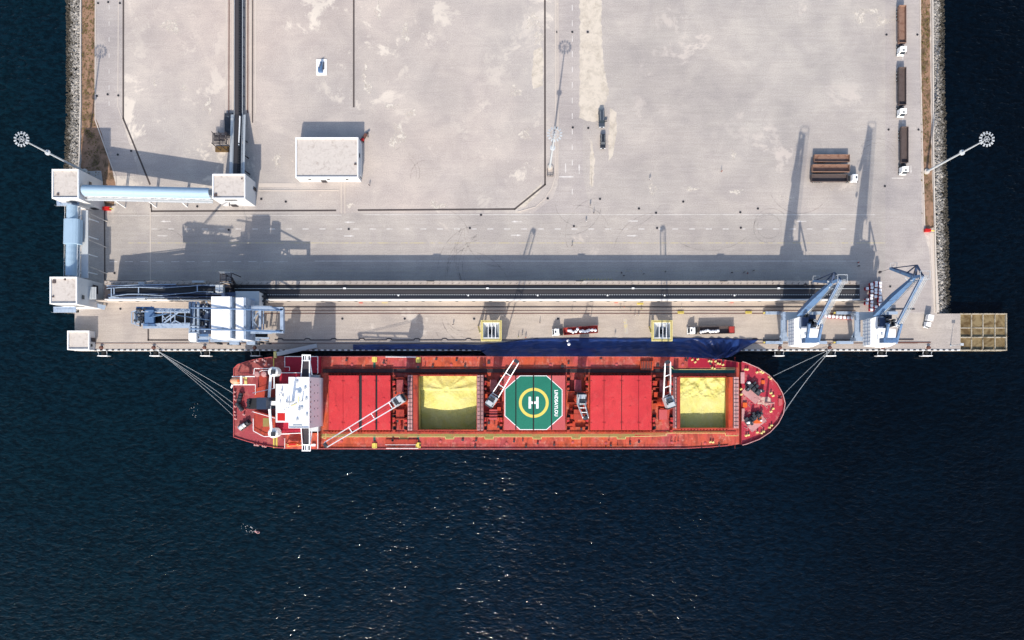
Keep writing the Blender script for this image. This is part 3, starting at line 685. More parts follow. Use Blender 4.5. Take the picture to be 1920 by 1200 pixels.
# high mast lights
def mast(label, bx, by):
    c = P(bx, by, 0); t = thing('high_mast_light', label, 'light mast', c, 'tall white ring headed light masts')
    b = MB(); b.lathe([(1.0, -0.1), (1.0, 0.5), (0.55, 0.55)], c, 12); b.build('base', M['concrete_wall'], t)
    b = MB(); b.lathe([(0.4, 0.5), (0.33, 14), (0.25, 26), (0.18, 33.2)], c, 12); b.build('pole', M['galv'], t)
    b = MB(); b.lathe([(0.8, 20.2), (0.9, 20.3), (0.9, 20.7), (0.5, 20.8)], c, 12); b.build('collar', M['galv'], t)
    top = c + Vector((0, 0, 33)); b = MB(); n = 28
    for rr in (1.75, 0.8):
        for i in range(n):
            a, e = 2 * math.pi * i / n, 2 * math.pi * (i + 1) / n
            b.bar(top + Vector((math.cos(a) * rr, math.sin(a) * rr, 0)), top + Vector((math.cos(e) * rr, math.sin(e) * rr, 0)), 0.1)
    for i in range(6): a = math.pi * i / 3; b.bar(top, top + Vector((math.cos(a) * 1.75, math.sin(a) * 1.75, 0)), 0.09)
    b.build('ring', M['galv'], t)
    for i in range(14):
        a = 2 * math.pi * (i + 0.5) / 14; d = Vector((math.cos(a), math.sin(a), 0)); b = MB()
        b.bar(top + d * 1.6 + Vector((0, 0, 0.05)), top + d * 2.4 - Vector((0, 0, 0.1)), 0.32, 0.22, 0.46, 0.26); b.build('floodlight', M['galv'], t)
    return t
mast('white high mast light leaning over the water beside the western tower', 160, 322)
mast('white high mast light beside the central road and its dark channel', 1031, 314)
b = MB()
for x0, y0, x1, y1 in ((1026, 317, 1026, 330), (1037, 317, 1037, 330), (1026, 330, 1037, 330)):
    b.bar(P(x0, y0, 1.1), P(x1, y1, 1.1), 0.14); b.bar(P(x0, y0, 0.5), P(x1, y1, 0.5), 0.14)
    for u in (0, 0.5, 1): q = P(x0 + (x1 - x0) * u, y0 + (y1 - y0) * u, 0); b.bar(q, q + Vector((0, 0, 1.1)), 0.14)
b.build('fence_frame', M['steel'], bpy.data.objects['high_mast_light.001'])
mast('white high mast light standing on the brown verge of the eastern shore', 1737, 322)
b = MB()
lp = thing('quay_lamp', 'slim single lamp post on the bare eastern end of the quay', 'lamp post', P(1782, 648, 0))
q = P(1782, 648, 0); b.lathe([(0.3, 0), (0.3, 0.3), (0.12, 0.35), (0.08, 6.5)], q, 8); b.build('pole', M['galv'], lp)
MB().box(q + Vector((0, 0, 6.6)), (1.2, 0.9, 0.25)).build('lantern', M['galv'], lp)

# ------------------------------------------------------------------ quay furniture
FX = [191, 289, 384, 478, 1462, 1559, 1655, 1740]
for i, x in enumerate(FX):
    side = ('west of the ship, %s from the western corner' % ORD[i]) if i < 4 else ('east of the ship, %s from the bow' % ORD[i - 4])
    c = P(x, 658, 0); t = thing('fender', 'white faced rubber quay fender ' + side, 'fender', (c.x, c.y - 0.9, -1.5), 'white fenders along the quay face')
    b = MB(); b.box((c.x, c.y - 1.75, -1.4), (3.6, 0.3, 2.4)); b.build('face_panel', M['white'], t)
    b = MB(); b.tube((c.x, c.y + 0.1, -1.3), (c.x, c.y - 1.6, -1.3), 0.75, 0.9, 12); b.build('rubber_cone', M['rubber'], t)
    b = MB()
    for s_ in (-1, 1): b.path([(c.x + s_ * 1.6, c.y - 0.1, -0.2), (c.x + s_ * 1.5, c.y - 0.9, -0.6), (c.x + s_ * 1.55, c.y - 1.7, -0.4)], 0.09)
    b.build('chain', M['galv'], t)
    c = P(x + (0 if i != 5 else -4), 652, 0)
    t = thing('mooring_bollard', 'mushroom headed iron bollard on the quay ' + side, 'bollard', c, 'iron bollards along the quay edge')
    b = MB(); b.lathe([(0.75, 0), (0.75, 0.12), (0.4, 0.16), (0.34, 0.55), (0.55, 0.7), (0.6, 0.85), (0.3, 0.95)], c, 12); b.build('post', M['rust_rail'], t)
    b = MB(); b.box((c.x, c.y, 0.06), (1.9, 1.9, 0.1)); b.build('base_plate', M['kerb'], t)
# manholes and drains
dr = thing('manhole_cover', None, 'manhole cover', (0, 0, 0))
b = MB(); b.lathe([(0.42, 0.02), (0.42, 0.07), (0.36, 0.08)], (0, 0, 0), 12); b.build('lid', M['dark'], dr)
b = MB(); b.box((0, 0, 0.022), (1.15, 1.15, 0.04)); b.build('surround', M['road'], dr)
ML = [(184, 6, 'at the top of the western road beside the verge'), (203, 4, 'on the centre line at the top of the western road'), (225, 6, 'beside the channel at the top of the western road'),
 (182, 180, 'on the western road by the verge edge, level with the pole shadow'), (202, 177, 'on the centre line of the western road, below the mast shadow'), (222, 179, 'on the western road close against the long channel'),
 (221, 290, 'at the southern end of the western road, near the tower shadow'), (246, 283, 'between the slanting channel and the western tower shadow'),
 (370, 387, 'south of the blue gallery, just west of the low tower'), (490, 373, 'just east of the low transfer tower'), (536, 378, 'in the small paved rectangle south of the flat roofed building'),
 (429, 431, 'inside the ship loader shadow on the apron'), (215, 512, 'in deep shade by the western end of the viaduct'), (654, 429.5, 'on the dashed line south of the flat roofed building'), (881, 427.5, 'on the dashed line at the middle of the apron'),
 (1076, 424, 'on the apron straight below the central road'), (1232, 427.5, 'on the dashed line beside the second crane shadow'), (1389, 427, 'on the dashed line west of the big crane shadow'),
 (1043, 60, 'beside the kerb at the top of the central road'), (1073, 60, 'on the centre line at the top of the central road'), (1102, 60, 'on the sand strip beside the central road'),
 (1043, 240, 'beside the kerb of the central road, next to the light mast'), (1074, 239, 'on the centre line of the central road, level with the parked cars'), (1103, 240, 'between the central road and the parked cars'),
 (1027, 372, 'on the inside of the curve at the foot of the central road'), (1125, 373, 'at the mouth of the central road, on the yard side'), (1281, 378, 'on a pale square pad at the southern edge of the eastern yard'), (1421, 391, 'on the southern edge of the eastern yard'), (1388, 398, 'on the line between the eastern yard and the apron'), (1198, 391, 'between the central road and the pale square pad'), (1230, 399, 'at the apron edge south of the pale square pad'),
 (1662, 65, 'west of the northernmost parked truck'), (1696, 65, 'east of the northernmost parked truck'), (1720, 65, 'by the eastern verge, level with the northernmost truck'),
 (1666, 243, 'west of the southernmost parked truck'), (1698, 252, 'east of the southernmost parked truck'), (1722, 243, 'by the eastern verge, level with the southernmost truck'),
 (1659, 349, 'south east of the trailer group on the yard'), (1669, 537, 'on the bare slab east of the bulk bag stack'), (759, 597.5, 'on the quay north of the dark crane shadow'), (889, 597.5, 'on the quay beside the western yellow hopper'), (1046, 597.5, 'on the quay north of the red truck cab'), (226, 579, 'on the quay between the hut and the ship loader'), (902, 403, 'on the apron edge line below the dusty yard'), (642, 597.5, 'on the quay east of the ship loader')]
for i, (x, y, s_) in enumerate(ML):
    o = dr if i == 0 else dup(dr, (0, 0, 0))
    o.location = P(x, y, 0.02); o['label'] = 'manhole cover ' + s_; o['group'] = 'manhole covers in the paving'
    if len(o['label'].split()) > 16: print('LONG', o['label'])
# hose boxes under the viaduct
hb = thing('hose_box', None, 'hose box', (0, 0, 0))
MB().box((0, 0, 0.55), (1.3, 0.8, 1.1)).build('cabinet', M['red'], hb)
MB().box((0, -0.42, 0.6), (0.9, 0.05, 0.7)).build('door', M['orange'], hb)
HB = [(677.5, 566.5, 'west of the western yellow hopper'), (1155, 566, 'beside the group of workers'), (1371, 566, 'west of the first blue crane')]
for i, (x, y, s_) in enumerate(HB):
    o = hb if i == 0 else dup(hb, (0, 0, 0)); o.location = P(x, y, 0); o['label'] = 'red hose box by the viaduct wall, ' + s_; o['group'] = 'red hose boxes along the viaduct'
yb = thing('yellow_crate', None, 'crate', (0, 0, 0))
MB().box((0, 0, 0.3), (2.2, 0.8, 0.6)).build('tray', M['yellow'], yb)
b = MB(); b.bar((-0.9, 0, 0.7), (0.9, 0, 0.7), 0.1); b.bar((-0.9, 0, 0.6), (-0.9, 0, 0.72), 0.1); b.bar((0.9, 0, 0.6), (0.9, 0, 0.72), 0.1); b.build('handle', M['rust_rail'], yb)
for i, (x, y, s_) in enumerate([(722, 566, 'between the hose box and the western hopper'), (1003, 565.5, 'a little east of the western hopper'), (1200, 569, 'beside the workers west of the eastern hopper'), (1276, 586, 'on the rail east of the eastern hopper'), (1403, 586, 'on the rail short of the first blue crane')]):
    o = yb if i == 0 else dup(yb, (0, 0, 0)); o.location = P(x, y, 0); o['label'] = 'low yellow crate on the quay ' + s_; o['group'] = 'yellow crates on the quay'
# slim delineator posts in the shade
dp = MB(); dp.lathe([(0.22, 0), (0.22, 0.06), (0.06, 0.08), (0.05, 1.1)], (0, 0, 0), 8); dp = dp.build('delineator_post', M['yellow_pale'])
for i in range(10):
    o = dp if i == 0 else dp.copy()
    if i: C.objects.link(o)
    o.location = P(1091 + i * 6.2, 524.2 - (i % 3) * 0.4, 0); tag(o, 'thin pale post in the viaduct shade, %s from the west in its row' % ORD[i], 'post', 'row of thin posts in the viaduct shade')
# red fire pumps at the corners
for x, y, s_ in ((202, 392, 'at the foot of the western tower'), (1737, 433, 'on the eastern verge near the rocks')):
    t = thing('fire_monitor', 'bright red fire monitor ' + s_, 'fire monitor', P(x, y, 0), 'red fire monitors')
    k = 1 if x < 500 else 0.8
    b = MB(); c = P(x, y, 0); b.box(c + Vector((0, 0, 0.6)), (2.6 * k, 1.2 * k, 1.2)); b.build('cabinet', M['red'], t)
    b = MB(); b.tube(c + Vector((1.4 * k, 0, 1.0)), c + Vector((2.6 * k, -0.3, 1.5)), 0.22); b.build('nozzle', M['yellow'], t)
    b = MB(); b.tube(c + Vector((-0.4, 0.7, 0)), c + Vector((-0.4, 0.7, 1.0)), 0.15); b.build('hydrant_pipe', M['red'], t)
ct = thing('hand_cart', 'small red wheeled cart parked at the corner of the flat roofed building', 'cart', P(684, 258, 0))
b = MB(); b.bar(P(678, 264, 0.7), P(687, 251, 0.7), 1.1, 0.5); b.build('tray', M['rust_rail'], ct)
b = MB(); b.bar(P(687, 251, 0.8), P(691, 249, 1.3), 0.8, 0.1); b.build('handle', M['steel'], ct)
for x, y in ((678, 260), (682, 266), (686, 252), (690, 256)): b = MB(); q = P(x, y, 0.3); b.tube(q - Vector((0.1, 0, 0)), q + Vector((0.1, 0, 0)), 0.3, n=10); b.build('wheel', M['rubber'], ct)
MB().box(P(680, 262, 1.2), (0.9, 0.8, 0.5)).build('tank', M['red'], ct)

# open concrete caisson beyond the quay
cs = thing('caisson', 'open concrete caisson grid full of murky brown water at the quay end', 'caisson', P(1845, 622, 0) - Vector((0, 0, 4)))
xs = (1800.5, 1822, 1843.5, 1866, 1887.5); ys = (588.5, 615, 632.5, 656.5)
b = MB()
for j, y in enumerate(ys):
    for i in range(4): b.pbox(xs[i] + 0.75, y - 0.9, xs[i + 1] - 0.75, y + 0.9, -9, -0.1 if j in (0, 3) else (-0.25 if j == 2 else -0.8))
for i, x in enumerate(xs): b.pbox(x - 0.75, 587.6, x + 0.75, 657.4, -9, -0.12 if i in (0, 4) else -0.5)
b.build('cell_wall', mat('wet_concrete', S(196, 186, 166), 0.85, 0.2, 0.7, S(120, 106, 80), 0.5, 0.65, 0.5), cs)
t = NT('murky_water'); v = t.pos()
t.bump(t.noise(v, 1.2, 3), 0.1, 0.3)
mk = t.out(t.mix(t.rng(t.noise(v, 0.28, 4, 0.55, 1.2), 0.38, 0.62), S(106, 86, 54), S(154, 136, 100)), 0.25, 0, 0.3)
for i in range(4):
    for j in range(3):
        b = MB(); b.rect(xs[i] + 0.75, ys[j] + 0.9, xs[i + 1] - 0.75, ys[j + 1] - 0.9, -0.95 - 0.04 * ((i + j) % 2)); b.build('cell_water', mk, cs)
# ------------------------------------------------------------------ bulk carrier
DZ, FZ, HZ, CZ = 3.6, 6.2, 5.8, 6.6          # main deck, forecastle deck, coaming top, hatch cover top
ship = thing('bulk_carrier', 'long red bulk carrier moored along the quay with two open yellow cargo holds', 'ship', (P(950, 755, 0).x, P(950, 755, 0).y, WZ))
top = [(439, 690), (446, 683), (460, 678), (482, 672.5), (510, 669), (545, 668), (700, 667.5), (1000, 667.5), (1240, 667.5), (1290, 668.5), (1330, 671), (1370, 676), (1392, 681), (1415, 691), (1435, 704), (1450, 720), (1460, 738), (1464.5, 756),
       (1461, 776), (1452, 793), (1437, 809), (1417, 822), (1393, 831), (1365, 836), (1330, 839), (1290, 841), (1240, 842), (1000, 842.5), (700, 842.5), (560, 842), (520, 840), (490, 835), (462, 827.5), (439, 820)]
low = []
for x, y in top:
    yy = 755 + (y - 755) * (1 - max(0, (x - 1330) / 134) ** 2 * 0.35); yy = 755 + (yy - 755) * (1 - max(0, (540 - x) / 100) * 0.25)
    low.append((x - max(0, (x - 1330)) * 0.22 + max(0, 520 - x) * 0.12, yy))
b = MB(); n = len(top)
rings = [[P(x, y, DZ) for x, y in top], [Vector((*P(x, y, DZ)[:2], 0.5)) for x, y in top], [Vector((*P(x, y, DZ)[:2], WZ - 2)) for x, y in low]]
rings[1] = [(a * 0.6 + c * 0.4) for a, c in zip(rings[0], rings[2])]
vs = [p for r_ in rings for p in r_]
b.add(vs, [[k * n + i, k * n + (i + 1) % n, (k + 1) * n + (i + 1) % n, (k + 1) * n + i] for k in range(2) for i in range(n)]); b.build('hull', M['hull'], ship)
def tess(outer, holes, z):
    loops = [[P(x, y, z) for x, y in outer]] + [[P(x, y, z) for x, y in h] for h in holes]
    flat = [p for l_ in loops for p in l_]
    b = MB(); b.add(flat, [list(q) for q in tessellate_polygon(loops)]); return b
H2, H5 = (785, 704.5, 893.5, 806), (1275.5, 708, 1364, 802)
hole = lambda h: [(h[0], h[1]), (h[2], h[1]), (h[2], h[3]), (h[0], h[3])]
main_top = [p for p in top if p[0] <= 1386]; i0 = next(i for i, p in enumerate(top) if p[0] > 1386)
main_top = top[:i0] + [(1386, 679.5), (1386, 832.6)] + [p for p in top[i0:] if p[0] <= 1386]
aft = [p for p in main_top if p[0] <= 600]
ia = next(i for i, p in enumerate(main_top) if p[0] > 600)
mid = [(600, 667.8)] + [p for p in main_top if p[0] > 600] + [(600, 842.2)]
tess(mid, [hole(H2), hole(H5)], DZ).build('main_deck', M['deck'], ship)
afp = main_top[:ia] + [(600, 667.8), (600, 842.2)] + [p for p in main_top[ia:] if p[0] <= 600]
tess(afp, [], DZ).build('aft_deck', M['deck_aft'], ship)
fore = [(1386, 679.5)] + [p for p in top if p[0] > 1386] + [(1386, 832.6)]
fpts = [P(x, y, DZ) for x, y in fore]
b = MB(); b.poly([Vector((p.x, p.y, FZ)) for p in fpts[::-1]]); b.build('forecastle_deck', M['deck_fore'], ship)
b = MB(); fo = [Vector((p.x, p.y, 0)) for p in fpts]; ctr = P(1380, 755, 0)
for a, c in zip(fo, fo[1:]):
    for z0, z1, k in ((DZ - 0.3, FZ, 1.0), (FZ, FZ + 1.0, 1.012)):
        a1 = ctr + (a - ctr) * k; c1 = ctr + (c - ctr) * k
        b.poly([a + Vector((0, 0, z0)), c + Vector((0, 0, z0)), c1 + Vector((0, 0, z1)), a1 + Vector((0, 0, z1))])
b.poly([Vector((fo[0].x, fo[0].y, DZ)), Vector((fo[-1].x, fo[-1].y, DZ)), Vector((fo[-1].x, fo[-1].y, FZ)), Vector((fo[0].x, fo[0].y, FZ))])
b.build('forecastle_side', M['hull'], ship)
b = MB()
for a, c in zip(fo, fo[1:]):
    a1 = ctr + (a - ctr) * 1.006; c1 = ctr + (c - ctr) * 1.006; b.bar(a1 + Vector((0, 0, FZ + 1.05)), c1 + Vector((0, 0, FZ + 1.05)), 0.26, 0.12)
b.build('bulwark_rail', M['pink'], ship)
b = MB()
for s_ in (0, 1):
    ps = [p for p in top if p[0] <= 1386 and (p[1] < 755) == (s_ == 0)]
    pw = [P(x, y + (0.8 if s_ == 0 else -0.8), DZ) for x, y in ps]
    for a, c in zip(pw, pw[1:]):
        b.bar(a + Vector((0, 0, 0.25)), c + Vector((0, 0, 0.25)), 0.22, 0.45)
a, c = P(439, 690, DZ), P(439, 820, DZ); b.bar(a + Vector((0, 0, 0.25)), c + Vector((0, 0, 0.25)), 0.22, 0.45)
b.build('gunwale_bar', M['hatch_dull'], ship)
b = MB()                                                           # thin guard rails
for s_ in (0, 1):
    y = 669 if s_ == 0 else 841
    for zz in (0.6, 1.1): b.bar(P(560, y, DZ + zz), P(1290, y, DZ + zz), 0.06)
    for x in range(560, 1291, 9): q = P(x, y, DZ); b.bar(q, q + Vector((0, 0, 1.1)), 0.06)
b.build('guard_rail', M['pink'], ship)
# deck paint: green walkway with pale edge and stepped pockets, yellow boxes
b = MB()
for x0, x1 in ((598, 1190), ): b.rect(x0, 813.5, x1, 818.5, DZ + 0.02)
for x in (757, 843, 917, 1007, 1080, 1165): b.rect(x - 8, 818.5, x + 8, 822.5, DZ + 0.02)
b.rect(1190, 810, 1248, 815, DZ + 0.02); b.rect(1248, 808, 1360, 812, DZ + 0.02)
b.build('deck_walkway_paint', M['walk_green'], ship)
b = MB()
def L2(x0, y0, x1, y1, z, w=0.18): b.bar(P(x0, y0, z), P(x1, y1, z), w, 0.05)
px0 = 598
for x in (757, 843, 917, 1007, 1080, 1165):
    L2(px0, 819, x - 8, 819, DZ + 0.05); L2(x - 8, 819, x - 8, 823, DZ + 0.05); L2(x - 8, 823, x + 8, 823, DZ + 0.05); L2(x + 8, 823, x + 8, 819, DZ + 0.05); px0 = x + 8
L2(px0, 819, 1249, 817, DZ + 0.05); L2(1249, 817, 1249, 811, DZ + 0.05); L2(1249, 812, 1360, 812, DZ + 0.05); L2(1360, 812, 1360, 817, DZ + 0.05); L2(1360, 817, 1384, 817, DZ + 0.05)
L2(598, 818, 611, 823, DZ + 0.05); L2(611, 823, 611, 812, DZ + 0.05)
b.build('walkway_edge_line', M['yellow_pale'], ship)
b = MB()
for x in (702, 784): b.rect(x - 2.2, 817, x + 2.2, 832, DZ + 0.03); b.rect(x - 2.2, 678, x + 2.2, 692, DZ + 0.03)
b.rect(1243, 686, 1262, 691, DZ + 0.03)
b.each('crossing_paint', M['teal'], ship)
b = MB(); b.pbox(1262, 693.5, 1378, 699.5, DZ, DZ + 0.3); b.pbox(1258, 688, 1263, 699, DZ, DZ + 0.28); b.build('green_platform', M['teal'], ship)
b = MB(); L2(1258, 687.5, 1264, 693, DZ + 0.34, 0.25); L2(1264, 693, 1378, 693, DZ + 0.34, 0.25); L2(1352, 690, 1378, 690, DZ + 0.34, 0.2); b.build('platform_edge_line', M['yellow_pale'], ship)
for x, y in ((702, 674), (702, 836), (784, 675), (784, 835)):
    b = MB(); b.pbox(x - 4.6, y - 4.6, x + 4.6, y + 4.6, DZ, DZ + 0.5); b.pbox(x - 2, y - 5.2, x + 2, y + 5.2, DZ, DZ + 0.8); b.build('gangway_platform', M['yellow'], ship)
# deck pipes and cable trays along the north side, and cross seams
b = MB()
for y, r_ in ((692.8, 0.16), (694.8, 0.12), (697.3, 0.22)): b.tube(P(605, y, DZ + 0.5), P(1255, y, DZ + 0.5), r_, n=6)
b.each('deck_pipe', M['steel'], ship)
b = MB()
for y in (690.5, 699.3): b.tube(P(605, y, DZ + 0.4), P(1255, y, DZ + 0.4), 0.1, n=6)
for x in range(612, 1255, 16): b.bar(P(x, 689.5, DZ + 0.25), P(x, 700, DZ + 0.25), 0.2, 0.3)
b.build('pipe_support', M['coam'], ship)
b = MB(); b.tube(P(605, 810.3, DZ + 0.4), P(1380, 810.3, DZ + 0.4), 0.14, n=6); b.tube(P(605, 812.2, DZ + 0.3), P(1250, 812.2, DZ + 0.3), 0.1, n=6); b.each('deck_pipe', M['coam'], ship)
b = MB()
for x in range(640, 1380, 41):
    b.bar(P(x, 669.5, DZ + 0.02), P(x, 689, DZ + 0.02), 0.08, 0.06); b.bar(P(x, 824, DZ + 0.02), P(x, 841, DZ + 0.02), 0.08, 0.06)
b.build('deck_seam', M['coam'], ship)
b = MB()
for i in range(46):
    x = rnd.uniform(615, 1380); y = rnd.choice((rnd.uniform(671, 688), rnd.uniform(824, 840))); q = P(x, y, DZ)
    k = rnd.random()
    if k < 0.5: b.lathe([(0.3, 0), (0.3, 0.5), (0.42, 0.55), (0.42, 0.75)], q, 8)
    elif k < 0.8: b.box(q + Vector((0, 0, 0.3)), (rnd.uniform(0.4, 1.1), rnd.uniform(0.4, 1.0), 0.6))
    else: b.bar(q, q + Vector((0, 0, 1.3)), 0.25)
b.each('deck_fitting', M['steel'], ship)
b = MB()
for i in range(12):
    x = 640 + i * 62; b.lathe([(0.55, 0), (0.4, 0.2), (0.3, 0.25)], P(x, 827 + (i % 3) * 2, DZ), 12); b.lathe([(0.5, 0), (0.5, 0.25), (0.3, 0.3)], P(x + 20, 684, DZ), 12)
b.each('manhole_hatch', M['hatch_dull'], ship)
b = MB(); b.pbox(1201, 677, 1225, 694, DZ, DZ + 1.0)
b.build('store_rack', M['orange_rust'], ship)
b = MB()
for i in range(7): b.pbox(1203 + i * 3, 678, 1204.4 + i * 3, 693, DZ + 1.0, DZ + 1.35)
b.build('rack_beam', M['steel'], ship)
b = MB(); b.pbox(723, 824, 784, 832, DZ, DZ + 0.5); b.build('accommodation_ladder', M['coam'], ship)
b = MB(); b.bar(P(722, 834, DZ + 0.7), P(780, 834, DZ + 0.7), 0.12, 0.2); b.bar(P(724, 840.8, DZ + 0.7), P(784, 840.8, DZ + 0.7), 0.25, 0.3); b.bar(P(723, 669, DZ + 0.9), P(780, 669.4, DZ + 0.9), 0.4, 0.3); b.each('boarding_ladder', M['white'], ship)
# coamings, hatch covers
PGAP = {0: [(675.8, 2.9), (705.8, 1.9)], 2: [(967.2, 1.2), (1000.2, 1.5), (1034.1, 1.2)], 3: [(1165.6, 0.8), (1132.5, 0.5), (1197.6, 0.5)]}
HOLDS = [(614, 702.5, 734, 807.5), (H2[0] - 2.5, H2[1] - 2, H2[2] + 2.5, H2[3] + 2), (943.5, 702.5, 1061, 807.5), (1105, 702.5, 1223, 807.5), (H5[0] - 2.5, H5[1] - 2.5, H5[2] + 2.5, H5[3] + 2.5)]
for i, (x0, y0, x1, y1) in enumerate(HOLDS):
    if i in (1, 4):
        rim(x0, y0, x1, y1, DZ - 0.2, HZ, 2.3).build('hatch_coaming', M['coam'], ship)
        h = H2 if i == 1 else H5; a, c = P(h[0], h[1], HZ), P(h[2], h[3], HZ); b = MB()
        cs_ = [(a.x, a.y), (c.x, a.y), (c.x, c.y), (a.x, c.y)]
        for (xa, ya), (xb, yb_) in zip(cs_, cs_[1:] + cs_[:1]): b.poly([(xa, ya, HZ - 0.3), (xb, yb_, HZ - 0.3), (xb, yb_, -6), (xa, ya, -6)])
        b.build('hold_wall', M['hold_wall'], ship)
    else: MB().pbox(x0 + 1, y0 + 1, x1 - 1, y1 - 1, DZ - 0.1, HZ).build('hatch_coaming', M['coam'], ship)
    if i in PGAP:
        b = MB()
        for xx, hw in PGAP[i]: b.pbox(xx - hw, 704.5, xx + hw, 805.5, HZ, HZ + 0.25)
        b.each('panel_joint', M['dark'], ship)
    b = MB()
    for k in range(int((x1 - x0) / 6)):
        for yy in (y0 - 0.6, y1 + 0.6): q = P(x0 + 4 + k * 6, yy, DZ); b.box(q + Vector((0, 0, 0.95)), (0.12, 0.5, 1.9))
    b.build('coaming_stay', M['coam'], ship)
PAN = {0: [(617, 643), (643.4, 673), (678.5, 704), (707.5, 732)], 2: [(945, 966.2), (968.3, 999), (1001.5, 1033), (1035.2, 1060)], 3: [(1107, 1132.2), (1132.9, 1165), (1166.2, 1197.3), (1198, 1221.5)]}
def clipx(poly, a, c):
    for lim, sg in ((a, 1), (c, -1)):
        out = []
        for (x0, y0), (x1, y1) in zip(poly, poly[1:] + poly[:1]):
            i0_, i1_ = (x0 - lim) * sg >= 0, (x1 - lim) * sg >= 0
            if i0_: out.append((x0, y0))
            if i0_ != i1_: u = (lim - x0) / (x1 - x0); out.append((lim, y0 + (y1 - y0) * u))
        poly = out
        if not poly: break
    return poly
octo = [(946.2, 729.5), (975, 704.2), (1025, 704.2), (1054.5, 730.5), (1054.5, 779.5), (1025, 806), (975, 806), (946.2, 780)]
octi = [(947.4, 730.2), (975.5, 705.3), (1024.5, 705.3), (1053.4, 731), (1053.4, 779), (1024.5, 804.9), (975.5, 804.9), (947.4, 779.4)]
circ = lambda r_: [(1000.8 + r_ * math.cos(a * math.pi / 24), 755.2 + r_ * math.sin(a * math.pi / 24)) for a in range(48)]
Hshape = [(991.2, 744), (995.7, 744), (995.7, 766), (991.2, 766)], [(1005.3, 744), (1009.8, 744), (1009.8, 766), (1005.3, 766)], [(995.7, 752.8), (1005.3, 752.8), (1005.3, 757.2), (995.7, 757.2)]
for i, pans in PAN.items():
    for k, (xa, xb) in enumerate(pans):
        cov = MB().pbox(xa, 704, xb, 806, HZ, CZ).build('hatch_cover', M['hatch_dull'] if i == 2 else M['hatch'], ship, bevel=0.05)
        b = MB()
        for yy in (716, 794):
            for xx, dx in ((xa + 1.5, 0), (xb - 1.5, 0)): b.box(P(xx, yy, CZ + 0.08), (0.5, 0.7, 0.16))
        b.lathe([(0.45, 0.01), (0.45, 0.08), (0.3, 0.1)], P((xa + xb) / 2, 755 + 8 * (-1) ** k, CZ), 12) if i != 2 else None
        if i != 2: b.each('lifting_lug', M['hatch'], cov)
        if i == 2:
            for nm, m_, shp, z in (('helipad_border', M['white_clean'], [octo], 0.004), ('helipad_green', M['green_deck'], [octi], 0.010), ('helipad_ring', M['yellow'], [circ(28)], 0.016), ('helipad_centre', M['green_deck'], [circ(22.6)], 0.022), ('helipad_letter', M['white_clean'], Hshape, 0.028)):
                b = MB()
                for s_ in shp:
                    q = clipx(list(s_), xa, xb)
                    if len(q) > 2: b.sheet(q, CZ + z)
                if b.f: b.build(nm, m_, cov)
            if k == 3:
                fc = bpy.data.curves.new('ship_name', 'FONT'); fc.body = 'LINDSAYLOU'; fc.size = 1.0; fc.align_x = 'CENTER'; fc.align_y = 'CENTER'; fc.offset = 0.035; fc.space_character = 1.08
                fo_ = bpy.data.objects.new('tmp', fc); C.objects.link(fo_); bpy.context.view_layer.update()
                me = bpy.data.meshes.new_from_object(fo_.evaluated_get(bpy.context.evaluated_depsgraph_get()))
                xs_ = [v_.co.x for v_ in me.vertices]; ys_ = [v_.co.y for v_ in me.vertices]
                L_ = 49 * (HC - CZ) / FPX; hh_ = 6.6 * (HC - CZ) / FPX; sx_ = L_ / (max(xs_) - min(xs_)); sy_ = hh_ / (max(ys_) - min(ys_)); cx_ = (max(xs_) + min(xs_)) / 2; cy_ = (max(ys_) + min(ys_)) / 2
                q = P(1043, 756, CZ + 0.03); b = MB()
                b.add([(q.x + (v_.co.y - cy_) * sy_, q.y - (v_.co.x - cx_) * sx_, q.z) for v_ in me.vertices], [list(p_.vertices) for p_ in me.polygons])
                b.build('ship_name', M['white_clean'], cov); bpy.data.objects.remove(fo_)
# folded covers standing at both ends of the open holds
for xa, xb, m_ in ((764.5, 773, 'pink'), (774.5, 783, 'coam'), (894.5, 900, 'pink'), (901.5, 906, 'pink'), (1265.5, 1268.5, 'pink'), (1269.5, 1274, 'coam'), (1366, 1374, 'orange_rust'), (1376, 1385, 'pink')):
    cov = MB().pbox(xa, 703.5 if xa < 1000 else 707, xb, 807 if xa < 1000 else 803, HZ - 0.6, 8.8).build('folded_hatch_cover', M[m_], ship, bevel=0.05)
    if m_ == 'pink':
        b = MB(); y0, y1 = (705, 806) if xa < 1000 else (709, 801); xm = (xa + xb) / 2
        for xx in (xm - 1.2, xm + 1.2): b.bar(P(xx, y0, 8.84), P(xx, y1, 8.84), 0.12, 0.08)
        for k in range(13): yy = y0 + 3 + k * (y1 - y0 - 6) / 12; b.bar(P(xa + 0.4, yy, 8.85), P(xb - 0.4, yy, 8.85), 0.14, 0.1)
        b.build('cover_rib', M['steel'], cov)
